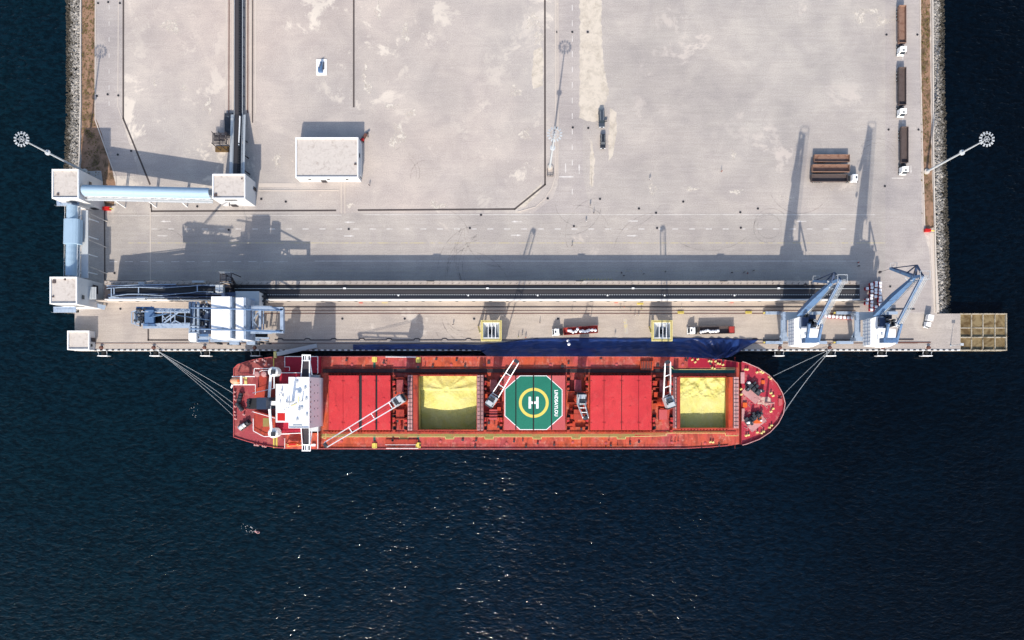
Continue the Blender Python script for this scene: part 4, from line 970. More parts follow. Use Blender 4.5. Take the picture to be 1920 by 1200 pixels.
# machinery between the holds, rust red
cross = [(736, 763), (907, 942), (1063, 1103), (1224, 1262)]
for xa, xb in cross:
    b = MB()
    for i in range(14):
        x = rnd.uniform(xa + 2, xb - 6); y = rnd.uniform(705, 800); b.pbox(x, y, x + rnd.uniform(2.5, 8), y + rnd.uniform(3, 10), DZ, DZ + rnd.uniform(0.6, 2.6))
    b.each('winch_house', M['orange_rust'], ship)
    b = MB(); xm = (xa + xb) / 2; b.pbox(xm - 7, 768, xm + 8, 787, DZ, DZ + 2.6); b.each('mast_house', M['hatch_dull'] if xa in (907, 1224) else M['coam'], ship)
    b = MB(); b.pbox(xm - 6, 712, xm + 7, 735, DZ, DZ + 2.6); b.build('mast_house', M['deck_aft'], ship)
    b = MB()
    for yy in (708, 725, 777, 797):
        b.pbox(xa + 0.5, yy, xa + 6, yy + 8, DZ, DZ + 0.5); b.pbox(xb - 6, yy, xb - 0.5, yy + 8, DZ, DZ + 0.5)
    b.each('shadow_pit_block', M['dark'], ship)  # black boxes standing in for shadow and pits beside the hatch ends
    b = MB()
    for i in range(8): y = rnd.uniform(704, 804); b.pbox(xa + rnd.uniform(0, 5), y, xb - rnd.uniform(0, 5), y + 0.8, DZ, DZ + rnd.uniform(0.7, 3.3))
    for yy in (703, 714, 727, 783, 795, 806): b.pbox(xa, yy, xa + 5, yy + 4, DZ, DZ + 2.2); b.pbox(xb - 5, yy, xb, yy + 4, DZ, DZ + 2.2)
    b.each('pipe_rack', M['coam'], ship)
    b = MB()
    for i in range(14): x, y = rnd.uniform(xa + 1, xb - 3), rnd.uniform(704, 804); b.pbox(x, y, x + rnd.uniform(1, 4), y + rnd.uniform(1, 5), DZ, DZ + rnd.uniform(0.3, 1.8))
    b.each('deck_gear', M['gear'], ship)
    b = MB()
    for yy, s_ in ((720, 1), (789, 1)):
        for x_, d_ in ((xa, 6), (xb, -6)): b.prism([P(x_, yy - 3, HZ)[:2], P(x_ + d_, yy, HZ)[:2], P(x_, yy + 3, HZ)[:2]], DZ, HZ)
    b.each('cover_bracket', M['hatch'], ship)
# deck cranes
def deck_crane(cx, cy, tx, ty, tz, zb=17.0):
    t_ = MB(); c = P(cx, cy, zb); t_.lathe([(1.6, DZ - 0.1 - zb), (1.5, -4), (1.75, -0.8), (1.75, 0)], c, 16)
    cr = t_.build('deck_crane', M['orange_rust'], ship)
    e = P(tx, ty, tz); d = Vector((e.x - c.x, e.y - c.y, 0)).normalized(); s_ = Vector((d.y, -d.x, 0)); ang = math.atan2(d.y, d.x)
    b = MB(); b.box((0, 0, 2.3), (3.4, 2.9, 4.4)); b.box((-1.0, 0, 4.9), (1.4, 2.0, 0.8)); b.move(c + d * 0.2, ang); b.build('crane_house', M['galv'], cr)
    b = MB(); b.box((-1.9, 0, 1.6), (0.9, 2.6, 2.8)); b.box((0.5, 0.2, 4.75), (1.3, 1.9, 0.5)); b.box((-1.2, -0.9, 4.6), (0.8, 0.7, 0.5)); b.box((-0.2, 1.2, 4.6), (1.0, 0.4, 0.4)); b.box((1.95, -0.7, 1.8), (0.5, 0.9, 1.8)); b.move(c + d * 0.2, ang); b.build('winch_gear', M['gear'], cr)
    b = MB(); f0 = c + d * 1.4 + Vector((0, 0, 0.8)); hw0, hw1 = 1.25, 0.85; up = Vector((0, 0, 1))
    A = [f0 + s_ * hw0, f0 - s_ * hw0]; B = [e + s_ * hw1, e - s_ * hw1]
    for a_, b_ in zip(A, B): b.bar(a_, b_, 0.3, 0.6, 0.26, 0.4)
    for u in (0.08, 0.34, 0.66, 1.0): b.bar(A[0].lerp(B[0], u), A[1].lerp(B[1], u), 0.28 if u < 1 else 0.4, 0.3)
    b.build('jib', M['white_clean'], cr)
    b = MB()
    for a_ in (0.35, -0.35): b.tube(c + d * 0.2 + s_ * a_ + up * 4.9, e + s_ * a_ * 0.5 + up * 0.4, 0.06, n=5)
    b.build('hoist_wire', M['steel'], cr)
    b = MB(); b.bar(e - d * 0.4, e + d * 0.7, 1.5, 0.5); b.lathe([(0.25, -1.2), (0.3, -0.4), (0.15, 0)], e + d * 0.4, 8); b.build('jib_head', M['gear'], cr)
deck_crane(750, 750, 611, 834, 28.5)
deck_crane(922, 752, 968, 678, 37)
deck_crane(1089, 748, 1098, 783, 34)
deck_crane(1252, 754, 1252, 680, 38)
# accommodation block
acc = MB().pbox(541, 707, 580, 803, DZ - 0.1, 20.4).build('accommodation_block', M['white_clean'], ship)
b = MB()
for i in range(9): b.box(Vector((P(580, 0, 20.4).x + 0.03, P(0, 716 + i * 9.4, 20.4).y, 18.9)), (0.1, 0.7, 0.5))
for z in (10.5, 14.5):
    for i in range(5): b.box(Vector((P(580, 0, 20.4).x + 0.03, P(0, 722 + i * 15, 20.4).y, z)), (0.1, 0.45, 0.45))
b.each('window', M['glass'], acc)
b = MB(); rim(541, 707, 580, 803, 20.4, 20.8, 0.9).build('parapet', M['white_clean'], acc)
b = MB()
for x, y in ((557, 716), (572, 728), (574, 748), (566, 765), (575, 778), (557, 787)): b.box(P(x, y, 20.7), (0.7, 0.7, 0.6))
b.pbox(549, 796, 566, 800, 20.4, 20.6); b.lathe([(0.25, 0), (0.2, 2.5)], P(567, 752, 20.4), 8); b.each('roof_fitting', M['galv'], acc)
b = MB(); q = P(549, 754, 20.4); b.lathe([(0.55, 0), (0.4, 4), (0.25, 7.5)], q, 10)
for z, w_ in ((3.5, 4.5), (5.2, 6.0), (6.6, 3.0)): b.bar(q + Vector((0, -w_ / 2, z)), q + Vector((0, w_ / 2, z)), 0.3)
b.bar(q + Vector((-0.5, -1.6, 4.5)), q + Vector((1.2, -1.6, 4.5)), 0.6, 0.2); b.build('radar_mast', M['white_clean'], acc)
b = MB(); b.ball(P(560, 738, 21.2), 0.75); b.ball(P(560, 770, 21.2), 0.6); b.each('satellite_dome', M['white_clean'], acc)
b = MB(); b.bar(q + Vector((2, -0.5, 0.6)), P(560, 741, 21.4), 0.2); b.bar(P(545, 762, 20.7), P(556, 757, 20.7), 0.25); b.build('antenna', M['yellow_pale'], acc)
lo = MB(); lo.pbox(517, 720, 541, 792, DZ, 17.2); lo = lo.build('aft_house', M['white_clean'], ship)
MB().pbox(520, 774.5, 534.5, 789, 17.2, 17.26).build('red_deck', M['red'], lo)
b = MB()
for i in range(8): x, y = rnd.uniform(519, 536), rnd.uniform(724, 770); b.pbox(x, y, x + 2.5, y + 2.5, 17.2, 17.2 + rnd.uniform(0.5, 1.4))
b.each('vent', M['white_clean'], lo)
lo2 = MB(); lo2.pbox(517, 792.1, 541, 811, DZ, 12.0); lo2.pbox(541, 803.2, 566, 811, DZ, 12.0); lo2 = lo2.build('lower_house', M['crimson'], ship)
lo3 = MB(); lo3.pbox(524, 700, 540.8, 719.8, DZ, 12.0); lo3.pbox(541, 700, 566, 706.8, DZ, 12.0); lo3.build('lower_house', M['crimson'], ship)
MB().pbox(534, 668.5, 597, 699, DZ, 7.2).build('side_house', M['crimson'], ship)
MB().pbox(534, 812, 597, 841.5, DZ, 6.3).build('side_house', M['deck'], ship)
MB().pbox(580.2, 703, 597, 809, DZ, 6.4).build('front_house', M['galv'], ship)
for y0, y1, ye in ((707, 676, 666), (803, 834, 845)):
    s_ = 1 if ye < 755 else -1
    b = MB(); b.pprism([(566, y0), (580, y0), (580, y1), (568, y1)], 18.4, 18.7); wg = b.build('bridge_wing', M['wing'], ship)
    b = MB()
    for zz in (18.9, 19.6): b.bar(P(564.5, y0, zz), P(567, y1, zz), 0.25); b.bar(P(580.5, y0, zz), P(580.5, y1, zz), 0.35)
    b.bar(P(585, y0 - 4 * s_, 18.6), P(581, y1, 18.6), 0.3); b.build('wing_bulwark', M['white_clean'], wg)
    b = MB(); ya, yb_ = min(y1, ye), max(y1, ye)
    for y in (ya, yb_): b.bar(P(566, y, 18.8), P(582.5, y, 18.8), 0.4)
    for x in (567, 571.5, 575, 577.5, 582): b.bar(P(x, ya, 18.8), P(x, yb_, 18.8), 0.28)
    b.build('wing_end_frame', M['white_clean'], wg)
    b = MB(); b.pbox(568, ya + 1, 581, yb_ - 1, 18.0, 18.3); b.build('wing_end_floor', M['dark'], wg)
# funnel and stern gear
fn = MB(); fn.pbox(481, 745.5, 499, 767.5, DZ, 21.5); fn.pbox(499, 748, 503, 764, DZ, 19.5); fn = fn.build('funnel', M['slate'], ship)
b = MB(); b.pbox(466, 746.5, 482, 767, DZ, 21.0)
for i in range(4): b.tube(P(465.5 - i % 2, 750 + i * 4.6, 19.5), P(465.5 - i % 2, 750 + i * 4.6, 22.5), 0.5, n=10)
b.build('exhaust_top', M['dark'], fn)
b = MB()
for y in (697, 812): b.lathe([(1.7, -4), (1.7, -0.4), (1.2, 0)], P(511, y, 17), 14)
b.bar(P(508, 703, 17), P(504, 750, 17.5), 0.75, 0.6); b.bar(P(504, 750, 17.5), P(509, 806, 17), 0.75, 0.6); b.bar(P(514, 703, 16.5), P(514, 728, 16.5), 0.35); b.bar(P(514, 728, 16.5), P(474, 737, 16), 0.2)
b.pbox(505, 752, 517, 760, 16, 17.3); b.build('provision_crane', M['white'], ship)
b = MB()
for y in (695, 699, 812, 816): b.box(P(512, y, 17.5), (1.3, 0.8, 0.8))
b.each('crane_winch', M['gear'], ship)
b = MB(); b.pprism([(477, 729), (516, 716), (516, 745), (477, 745)], DZ, 6.4); b.pprism([(477, 768), (516, 781), (516, 809), (495, 817), (476, 806)], DZ, 6.0); b.pbox(486, 705, 512, 728, DZ, 6.2); b.each('poop_house', M['coam'], ship)
b = MB()
def rail2(pts, z, w=0.22):
    for (x0, y0), (x1, y1) in zip(pts, pts[1:]):
        b.bar(P(x0, y0, z + 1), P(x1, y1, z + 1), w * 0.7); b.bar(P(x0, y0, z + 0.1), P(x1, y1, z + 0.1), w)
        k = max(1, int(math.hypot(x1 - x0, y1 - y0) / 7))
        for i in range(k + 1): u = i / k; q = P(x0 + (x1 - x0) * u, y0 + (y1 - y0) * u, z); b.bar(q, q + Vector((0, 0, 1)), 0.09)
rail2([(476, 702), (477, 691), (506, 691), (523, 699), (566, 699)], 12)
rail2([(479, 703), (490, 695), (506, 694.5)], 6.2, 0.16); rail2([(543, 695), (543, 688), (534, 688), (534, 668.5)], 7.2, 0.16); rail2([(534, 668.5), (596, 668.5), (596, 700)], 7.2, 0.2)
rail2([(440, 721), (479, 721), (479, 740)], 5.8, 0.2); rail2([(474, 772), (505, 781), (516, 784)], 6.4, 0.2)
rail2([(475, 785), (475, 808), (495, 818.5), (514, 818.5), (520, 814), (543, 814)], 6.0, 0.22); rail2([(534, 822), (534, 841)], 6.3, 0.16); rail2([(596, 808), (596, 841.5)], 6.3, 0.2)
rail2([(520, 814), (566, 812)], 12, 0.2)
b.build('deck_handrail', M['white_clean'], ship)
b = MB(); b.rect(512, 818, 514, 840, DZ + 0.04); b.rect(518, 818, 520, 840, DZ + 0.04); b.rect(512, 672, 514, 700, DZ + 0.04); b.each('yellow_stripe', M['yellow'], ship)
b = MB(); b.rect(514, 818, 518, 840, DZ + 0.03); b.build('green_stripe', M['walk_green'], ship)
b = MB(); b.pbox(493, 784, 505, 800, 6.0, 6.05); b.build('green_panel', M['walk_green'], ship)
for x, y in ((484, 702), (497, 702)):
    b = MB(); b.lathe([(0.75, 0), (0.75, 0.6), (1.0, 0.8), (0.9, 1.3), (0.3, 1.4)], P(x, y, 6.2), 14); b.build('mushroom_vent', M['pink'], ship)
lb = MB(); q = P(441.5, 714, 9.5); lb.ball(q, 1.0, (1.85, 1.25, 1.05), 14, 9); lb = lb.build('lifeboat', mat('faded_orange_hull', S(236, 176, 142), 0.5, 0.08), ship, smooth=True)
MB().box(q + Vector((1.3, 0, 0.7)), (0.6, 0.9, 0.5)).build('canopy', M['orange'], lb)
b = MB(); b.bar(P(435, 706, 9.5), P(478, 706, 7), 0.35); b.bar(P(437, 721.5, 9.5), P(479, 721.5, 7), 0.3); b.bar(P(452.5, 705, 10), P(452.5, 722, 10), 0.7, 0.5); b.bar(P(436, 721, 9), P(434, 727, 8), 0.4); b.build('launching_frame', M['white_clean'], ship)
b = MB(); b.pbox(458, 706.5, 463, 721.5, 6.5, 7); b.pbox(453, 707, 458, 709, 7, 7.6); b.build('frame_brace', M['yellow_pale'], ship)
lb = MB(); q = P(549.5, 833, 8); lb.ball(q, 1.0, (2.5, 0.85, 0.8), 14, 7); lb = lb.build('rescue_boat', M['orange'], ship, smooth=True)
b = MB(); b.box(q + Vector((-0.1, 0, 0.7)), (2.4, 0.7, 0.3)); b.build('cockpit', M['red'], lb)
b = MB(); b.bar(P(536, 832, 6.3), P(540, 834, 9.5), 0.3); b.bar(P(560, 832, 6.3), P(558, 834, 9.5), 0.3); b.bar(P(538, 837.5, 6.6), P(566, 835, 7), 0.2); b.build('davit', M['yellow_pale'], ship)
MB().box(P(588, 834.5, 6.8), (1.4, 0.8, 0.7)).build('liferaft_canister', M['white_clean'], ship)
def winch(cx, cy, ang, L=4.4, z=DZ, name='mooring_winch', m=None):
    b = MB(); b.box((0, 0, 0.25), (L, 2.0, 0.5)); b.move(P(cx, cy, z), ang); wn_ = b.build(name, m or M['steel'], ship)
    for u in (-0.32, 0.0, 0.3):
        b = MB(); b.tube((u * L - 0.5, 0, 1.1), (u * L + 0.5, 0, 1.1), 0.7, n=12); b.tube((u * L - 0.55, 0, 1.1), (u * L - 0.45, 0, 1.1), 0.95, n=12); b.move(P(cx, cy, z), ang); b.build('drum', M['white'] if (u < 0.2 and name == 'mooring_winch' and L > 4) else M['gear'], wn_)
winch(459.5, 797, R(35)); winch(452, 745, R(75), 3.4, DZ, 'mooring_winch', M['deck_aft']); winch(452, 763, R(-55), 3.6, DZ, 'mooring_winch', M['deck_aft'])
for cx, cy, ang in ((1412, 728, R(-40)), (1411, 784, R(38))):
    winch(cx, cy, ang, 6.2, FZ, 'anchor_windlass', M['gear'])
    b = MB(); b.box((0.5, -1.6, 0.06), (6.5, 3.2, 0.1)); b.move(P(cx, cy + 4, FZ), ang); b.build('winch_plate', M['pink'], ship)
    b = MB()
    for k in range(9): q = (rnd.uniform(-3.2, 3.4), rnd.uniform(-1.8, 1.8)); b.box((q[0], q[1], 0.9), (rnd.uniform(0.4, 1.2), rnd.uniform(0.4, 1.2), rnd.uniform(1, 2.4)))
    b.move(P(cx, cy, FZ), ang); b.build('windlass_gear', M['gear'], ship)
    b = MB(); q = P(cx, cy, FZ); b.lathe([(0.7, 0), (0.7, 1.8), (0.4, 2.1)], q + Vector((-1.9, 1.9 if cy < 755 else -1.5, 0)), 10) if 0 else b.lathe([(0.5, 0), (0.5, 1.8), (0.3, 2.1)], q + Vector((-1.9, 1.9 if cy < 755 else -1.5, 0)), 10); b.lathe([(0.35, 0), (0.35, 1.4), (0.2, 1.6)], q + Vector((2.6, -0.8, 0)), 10); b.each('brake_drum', M['white'], ship)
b = MB(); b.pbox(1414, 781, 1428, 794, FZ, FZ + 0.9); b.build('chain_cover', M['orange'], ship)
sh = [(1421, 750), (1430, 745), (1440, 744), (1446, 749), (1445, 757), (1437, 761), (1426, 758), (1420, 757)]
b = MB(); b.sheet(ragged(sh, 0.8, 3, 9), FZ + 0.015); b.build('worn_patch', mat('worn_primer', S(226, 196, 180), 0.8, 0.1, 0.8, S(196, 110, 110), 0.5, 0.62, 0.9), ship)
fm = MB(); q = P(1436, 755, FZ); fm.lathe([(0.5, 0), (0.4, 4), (0.2, 8)], q, 10); fm.bar(q + Vector((0, -1.3, 5)), q + Vector((0, 1.3, 5)), 0.2); fm.build('foremast', M['pink'], ship)
b = MB(); b.pbox(1389, 698, 1396, 719, FZ, FZ + 0.5); b.pbox(1391, 766, 1396, 790, FZ, FZ + 0.5); b.each('store_hatch', M['pink'], ship)
b = MB(); b.pbox(1428, 713, 1434, 720, FZ, FZ + 0.6); b.pbox(1393, 755, 1401, 764, FZ, FZ + 0.7); b.each('ventilator', M['orange'], ship)
b = MB(); b.pprism([(1460, 747), (1466.5, 748), (1467, 758), (1464, 761), (1460, 761)], FZ, FZ + 0.9); b.build('bow_chock', M['hatch_dull'], ship)
b = MB()
for i in range(60):
    x, y = rnd.uniform(1394, 1448), rnd.uniform(745, 815)
    if math.hypot((x - 1385) / 70, (y - 755) / 68) > 0.93: continue
    b.bar(P(x, y, FZ + 0.1), P(x + rnd.uniform(-6, 6), y + rnd.uniform(-6, 6), FZ + 0.1), rnd.uniform(0.06, 0.14), 0.2)
b.build('chain_and_rope', M['pink'], ship)
BO = [(1397, 692.5), (1401, 693), (1419, 698), (1426, 696.5), (1430, 698.5), (1442, 706.5), (1445, 709.5), (1445, 737), (1449, 742), (1449, 766), (1445, 771.5), (1446, 797.5), (1442, 801.5), (1431, 809), (1427, 812), (1419.5, 810.5), (1398.5, 816.5), (1403, 815.5), (1389, 729.5), (1389.5, 739.5)]
AF = [(479, 834), (484, 834.5), (494, 836), (498, 837), (441.5, 735), (441.5, 743), (441.8, 749), (441.8, 762), (441.8, 772), (442, 778), (442.5, 785), (454, 765), (458, 777), (451, 741), (483, 676), (494, 674.5), (498, 677), (496, 683), (505, 684), (479, 678)]
MD = [(1329, 677), (1333, 678), (1341, 677.5), (1345, 681.5), (1349, 682.5), (1355, 684), (1297.5, 674.5), (1308, 673.5), (1303, 679), (1334.5, 690), (1339, 691.5), (1331.5, 828.5), (1336.5, 829)]
for L_, z, m_ in ((BO, FZ, 'yellow_pale'), (AF, DZ, 'pink'), (MD, DZ, 'yellow_pale')):
    for x, y in L_:
        b = MB(); b.lathe([(0.42, 0), (0.28, 0.1), (0.26, 0.8), (0.36, 0.85), (0.3, 1.0)], P(x, y, z), 10); b.build('mooring_bitt', M[m_], ship)
MB().pprism([(1290, 670), (1384, 679.5), (1384, 689), (1290, 689)], DZ, DZ + 0.02).build('crimson_deck_paint', M['crimson'], ship)

# cargo in the two open holds
def heap(name, label, h, fz):
    a, c = P(h[0], h[1], HZ), P(h[2], h[3], HZ); b = MB(); b.grid(a.x + 0.05, c.y + 0.05, c.x - 0.05, a.y - 0.05, 64, 60, fz)
    o = b.build(name, M['cargo'], None, smooth=True); return tag(o, label, 'cargo', 'heaps of yellow cargo')
pk = P(836, 731, 4)
def f2(x, y):
    d = math.hypot(x - pk.x, (y - pk.y)); a = math.atan2(y - pk.y, x - pk.x)
    sp = mnoise.noise((math.cos(a) * 6, math.sin(a) * 6, d * 0.05)) * 0.3 * min(1, d / 4)
    if y > pk.y: z = 6.4 - 0.12 * d + sp
    else: z = 6.4 - 0.36 * d + sp * 0.25 + 0.05 * abs(x - pk.x)
    if d < 1.2: z -= 0.5 * (1.2 - d)
    return z - 3.3 + 0.25 * mnoise.noise((x * 0.35, y * 0.35, 2.0)) + 0.12 * mnoise.noise((x * 1.3, y * 1.3, 5.0))
heap('cargo_heap', 'pale yellow cone shaped cargo heap with radial furrows in the hold beside the helipad', H2, f2)
ym = P(0, 745, 4).y; yl = P(0, 780, 4).y
def f5(x, y):
    z = 6.0 + 0.3 * mnoise.noise((x * 0.25, y * 0.25, 9))
    if y > ym: z += 0.06 * (y - ym) + 0.75 * mnoise.noise((x * 0.55, y * 0.42, 3)) * min(1, (y - ym) / 2) + 0.3 * mnoise.noise((x * 1.5, y * 1.4, 1))
    else: z -= 0.14 * (ym - y) - 0.12 * mnoise.noise((x * 1.1, y * 0.3, 4))
    return z - 3.3
heap('cargo_heap', 'lumpy pale yellow cargo heap in the forward hold near the bow', H5, f5)

# mooring ropes
def rope(label, p, q, sag, grp, r=0.07):
    b = MB(); n = 14; pts = []
    for i in range(n + 1):
        u = i / n; c = Vector(p).lerp(Vector(q), u); c.z -= sag * 4 * u * (1 - u); pts.append(c)
    b.path(pts, r, 5); tag(b.build('mooring_rope', M['rope']), label, 'rope', grp)
q0 = P(290, 655, 1.0)
for i, (x, y, s_, e) in enumerate(((438.5, 738, 1.0, 'uppermost of the four on the water'), (438.5, 757, 1.2, 'second from the top of the four'), (438.5, 768, 1.6, 'third from the top of the four'), (438.5, 781, 2.0, 'lowest of the four on the water'))):
    rope('pale stern rope from the western bollard, ' + e, q0 + Vector((0.1 * i, 0, 0)), P(x, y, DZ + 0.4), s_, 'stern mooring ropes')
q1 = P(1557, 655, 1.0)
for i, (x, y, s_, e) in enumerate(((1450, 705, 0.8, 'shortest one to the shoulder of the bow'), (1464, 745, 1.0, 'thin middle one to the nose'), (1463, 782, 1.2, 'lowest one, reaching the far side'), (1462, 786, 1.6, 'slack twin beside the lowest one'))):
    rope('pale bow rope from the eastern bollard, ' + e, q1 + Vector((0.1 * i, 0, 0)), P(x, y, FZ + 0.6), s_, 'bow mooring ropes')
# gangway at the stern
gw = thing('gangway', 'grey sloping gangway between the quay edge and the ship stern', 'gangway', P(552, 655, 0))
b = MB(); b.bar(P(594, 648, 0.35), P(519, 664, DZ + 1), 1.5, 0.2); b.build('walkway', M['galv'], gw)
b = MB(); b.bar(P(594, 651.5, 1.3), P(519, 667.5, DZ + 2), 0.1); b.bar(P(594, 644.5, 1.3), P(519, 660.5, DZ + 2), 0.1); b.build('handrail', M['galv'], gw)
b = MB(); b.pbox(513, 659, 518, 671, DZ, DZ + 1.2); b.build('landing', M['yellow_pale'], gw)
# blue tarpaulin bridging quay and ship rail
tb = [(662, 646), (700, 645.5), (800, 645), (900, 646), (912, 645), (950, 641), (1000, 634.5), (1100, 633.5), (1200, 634), (1300, 633), (1370, 634), (1408, 636), (1424, 636)]
bt = [(662, 655), (700, 656), (760, 654.5), (800, 654), (900, 656), (912, 667), (950, 668.5), (1000, 668), (1100, 668), (1200, 668.5), (1290, 670), (1345, 674), (1372, 668)]
def interp(tab, u):
    s_ = u * (len(tab) - 1); i = min(int(s_), len(tab) - 2); f_ = s_ - i
    return tab[i][0] * (1 - f_) + tab[i + 1][0] * f_, tab[i][1] * (1 - f_) + tab[i + 1][1] * f_
nu, nv = 260, 22; vs = []
for i in range(nu + 1):
    u = i / nu; xt, yt = interp(tb, u); xb_, yb_ = interp(bt, u)
    for j in range(nv + 1):
        v_ = j / nv; x = xt + (xb_ - xt) * v_; y = yt + (yb_ - yt) * v_
        hi = DZ + 1.0 if xb_ > 906 else 0.35; s_ = max(0, (v_ - 0.45) / 0.55)
        z = 0.3 + (hi - 0.3) * s_ ** 1.3 - (0.7 * math.sin(math.pi * s_) if hi > 2 else 0)
        fan = max(0, min(1, (x - 1230) / 80)); a = math.atan2(y - 676, x - 1352)
        wr = 0.30 * mnoise.noise((x * 0.09, y * 0.22, 0)) + 0.16 * mnoise.noise((x * 0.3, y * 0.55, 7)) + 0.2 * mnoise.noise((x * 0.05 + y * 0.25, y * 0.06, 11))
        wr = wr * (1 - 0.5 * fan) + fan * 0.75 * math.sin(a * 18 + 1.5 * mnoise.noise((x * 0.05, y * 0.05, 3)))
        z += wr * min(1, 0.35 + v_ * 1.2) + 0.2
        if y < 658: z = max(z, 0.12 + 0.25 * abs(wr))
        if j == 0: z = 0.05
        y += 0.6 * mnoise.noise((x * 0.07, v_ * 3, 1)) if 0 < j < nv else (0.9 * mnoise.noise((x * 0.05, 0, 5)))
        p = P(x, y, z); vs.append(p)
b = MB(); b.add(vs, [[i * (nv + 1) + j, i * (nv + 1) + j + 1, (i + 1) * (nv + 1) + j + 1, (i + 1) * (nv + 1) + j] for i in range(nu) for j in range(nv)])
tag(b.build('tarpaulin', M['tarp'], None, smooth=True), 'long wrinkled dark blue tarpaulin stretched from the quay to the ship rail', 'tarpaulin')
# ------------------------------------------------------------------ ship loader
sl = thing('ship_loader', 'blue ship loader with white machine house and lattice boom on the quay', 'ship loader', P(430, 610, 0))
def part(fn, name, m, parent=sl, **k):
    b = MB(); fn(b); return b.build(name, m, parent, **k)
def f(b):
    for x in (372, 470):
        for y in (584, 634): b.bar(P(x, y, 0.8), P(x, y, 13), 1.1)
        b.bar(P(x, 584, 12.6), P(x, 634, 12.6), 1.1, 1.3)
    for y in (584, 634): b.bar(P(372, y, 12.6), P(470, y, 12.6), 1.0, 1.3)
    b.bar(P(372, 634, 2), P(420, 634, 12), 0.6); b.bar(P(470, 634, 2), P(420, 634, 12), 0.6)
part(f, 'portal_frame', M['pale_blue'])
for x in (372, 470):
    for y in (580, 637):
        o = part(lambda b: b.box(P(x, y, 0.9), (6.5, 0.9, 1.0)), 'bogie', M['blue'])
        b = MB()
        for k in (-2.2, -0.8, 0.8, 2.2): q = P(x, y, 0.45); b.tube(q + Vector((k, -0.2, 0)), q + Vector((k, 0.2, 0)), 0.42, n=10)
        b.build('wheel', M['steel'], o)
mh = part(lambda b: b.pbox(396, 556, 431.5, 634, 15.5, 25.0), 'machine_house', M['white_clean'])
part(lambda b: b.pbox(442, 558, 456.5, 636, 14.5, 23.4), 'machine_house', M['white_clean'])
part(lambda b: (b.pbox(431.6, 556, 434.5, 634, 15.5, 24.6), b.pbox(456.6, 558, 461, 636, 14.5, 23.0)), 'edge_walkway', M['pale_blue'])
part(lambda b: b.pbox(434.6, 560, 442, 632, 14.5, 19.5), 'link_roof', M['galv'])
part(lambda b: [b.bar(P(x0, y0, 25.06), P(x1, y1, 25.06), 0.1, 0.08) for x0, y0, x1, y1 in ((398, 582, 418, 582), (418, 582, 418, 620), (398, 620, 430, 620), (430, 560, 430, 632))] and None, 'roof_seam', M['galv'], mh)
b = MB()
for y in (578, 617.5):
    b.tube(P(358, y - 1, 26.4), P(425, y + 0.5, 25.2), 0.24); b.tube(P(425, y + 0.5, 25.2), P(460, y + 2, 23.6), 0.24); b.tube(P(460, y + 2, 23.6), P(531, y + 4.5, 19.4), 0.24)
b.build('tie_rod', M['blue'], sl)
def f(b):
    for y in (578, 621):
        b.bar(P(461, y, 19), P(532, y + 1, 19), 1.0, 1.5)
        b.bar(P(461, y - 2.5 if y < 600 else y + 2.5, 19.6), P(510, y - 2 if y < 600 else y + 2.5, 19.6), 0.8, 0.15)
    b.bar(P(529.5, 579, 19), P(529.5, 621, 19), 1.1, 1.5); b.bar(P(474, 580, 18.6), P(474, 620, 18.6), 0.5); b.bar(P(488, 580, 18.6), P(488, 620, 18.6), 0.7); b.bar(P(494, 580, 18), P(494, 620, 18), 0.3)
    b.bar(P(474, 600, 18.4), P(488, 581, 18.4), 0.4); b.bar(P(474, 600, 18.4), P(488, 620, 18.4), 0.3)
part(f, 'rear_frame', M['pale_blue'])
part(lambda b: b.pbox(462, 582, 468, 620, 14.6, 17), 'counterweight', M['navy'])
part(lambda b: (b.pbox(465, 585, 470, 596, 17, 18.4), b.pbox(466, 602, 471, 616, 17, 18.6)), 'winch', M['gear'])
def f(b):
    b.pbox(355, 570, 394, 626, 13.2, 14.2)
part(f, 'winch_platform', M['navy'])
def f(b):
    for x in (356.5, 363.5, 372): b.bar(P(x, 567, 16.5), P(x, 625, 16.5), 0.7 if x != 363.5 else 1.0, 0.9)
    for y in (566, 578, 596, 612, 624): b.bar(P(355, y, 17), P(373, y, 17), 0.3)
    for i in range(10): x, y = rnd.uniform(374, 391), rnd.uniform(569, 620); b.bar(P(x, y, 14.2), P(x + rnd.uniform(-3, 3), y + rnd.uniform(-6, 6), 16.5), rnd.uniform(0.15, 0.5))
part(f, 'gantry_beam', M['pale_blue'])
part(lambda b: [b.pbox(x, y, x + rnd.uniform(2, 7), y + rnd.uniform(2, 8), 14.2, 14.2 + rnd.uniform(0.6, 2.4)) for x, y in [(rnd.uniform(357, 386), rnd.uniform(570, 616)) for _ in range(16)]] and None, 'winch_gear', M['gear'])
cab = part(lambda b: b.pprism([(353.5, 624), (368, 624), (368, 641), (357, 641), (353.5, 637)], 11.5, 14.6), 'operator_cab', M['white_clean'])
part(lambda b: b.pbox(356, 641.1, 367, 641.9, 12.6, 13.8), 'window', M['glass'], cab)
part(lambda b: b.pbox(369, 622, 391, 641, 12.6, 13.2), 'cab_platform', M['blue'])
part(lambda b: (b.bar(P(355, 643, 13.8), P(391, 643, 13.8), 0.1), b.bar(P(391, 620, 14), P(391, 643, 14), 0.1), b.bar(P(354, 566, 18), P(354, 624, 18), 0.1)), 'handrail', M['galv'])
def f(b):
    b.pbox(394, 637, 460, 641, 9.8, 10.4); b.pbox(412, 634, 452, 640, 10.4, 12.4); b.pbox(430, 641, 448, 646, 8, 9); b.pbox(462, 640, 478, 646, 6, 8)
    b.bar(P(460, 633, 10), P(505, 634, 10), 0.5); b.bar(P(460, 637, 10), P(503, 638, 10), 0.3)
part(f, 'lower_platform', M['pale_blue'])
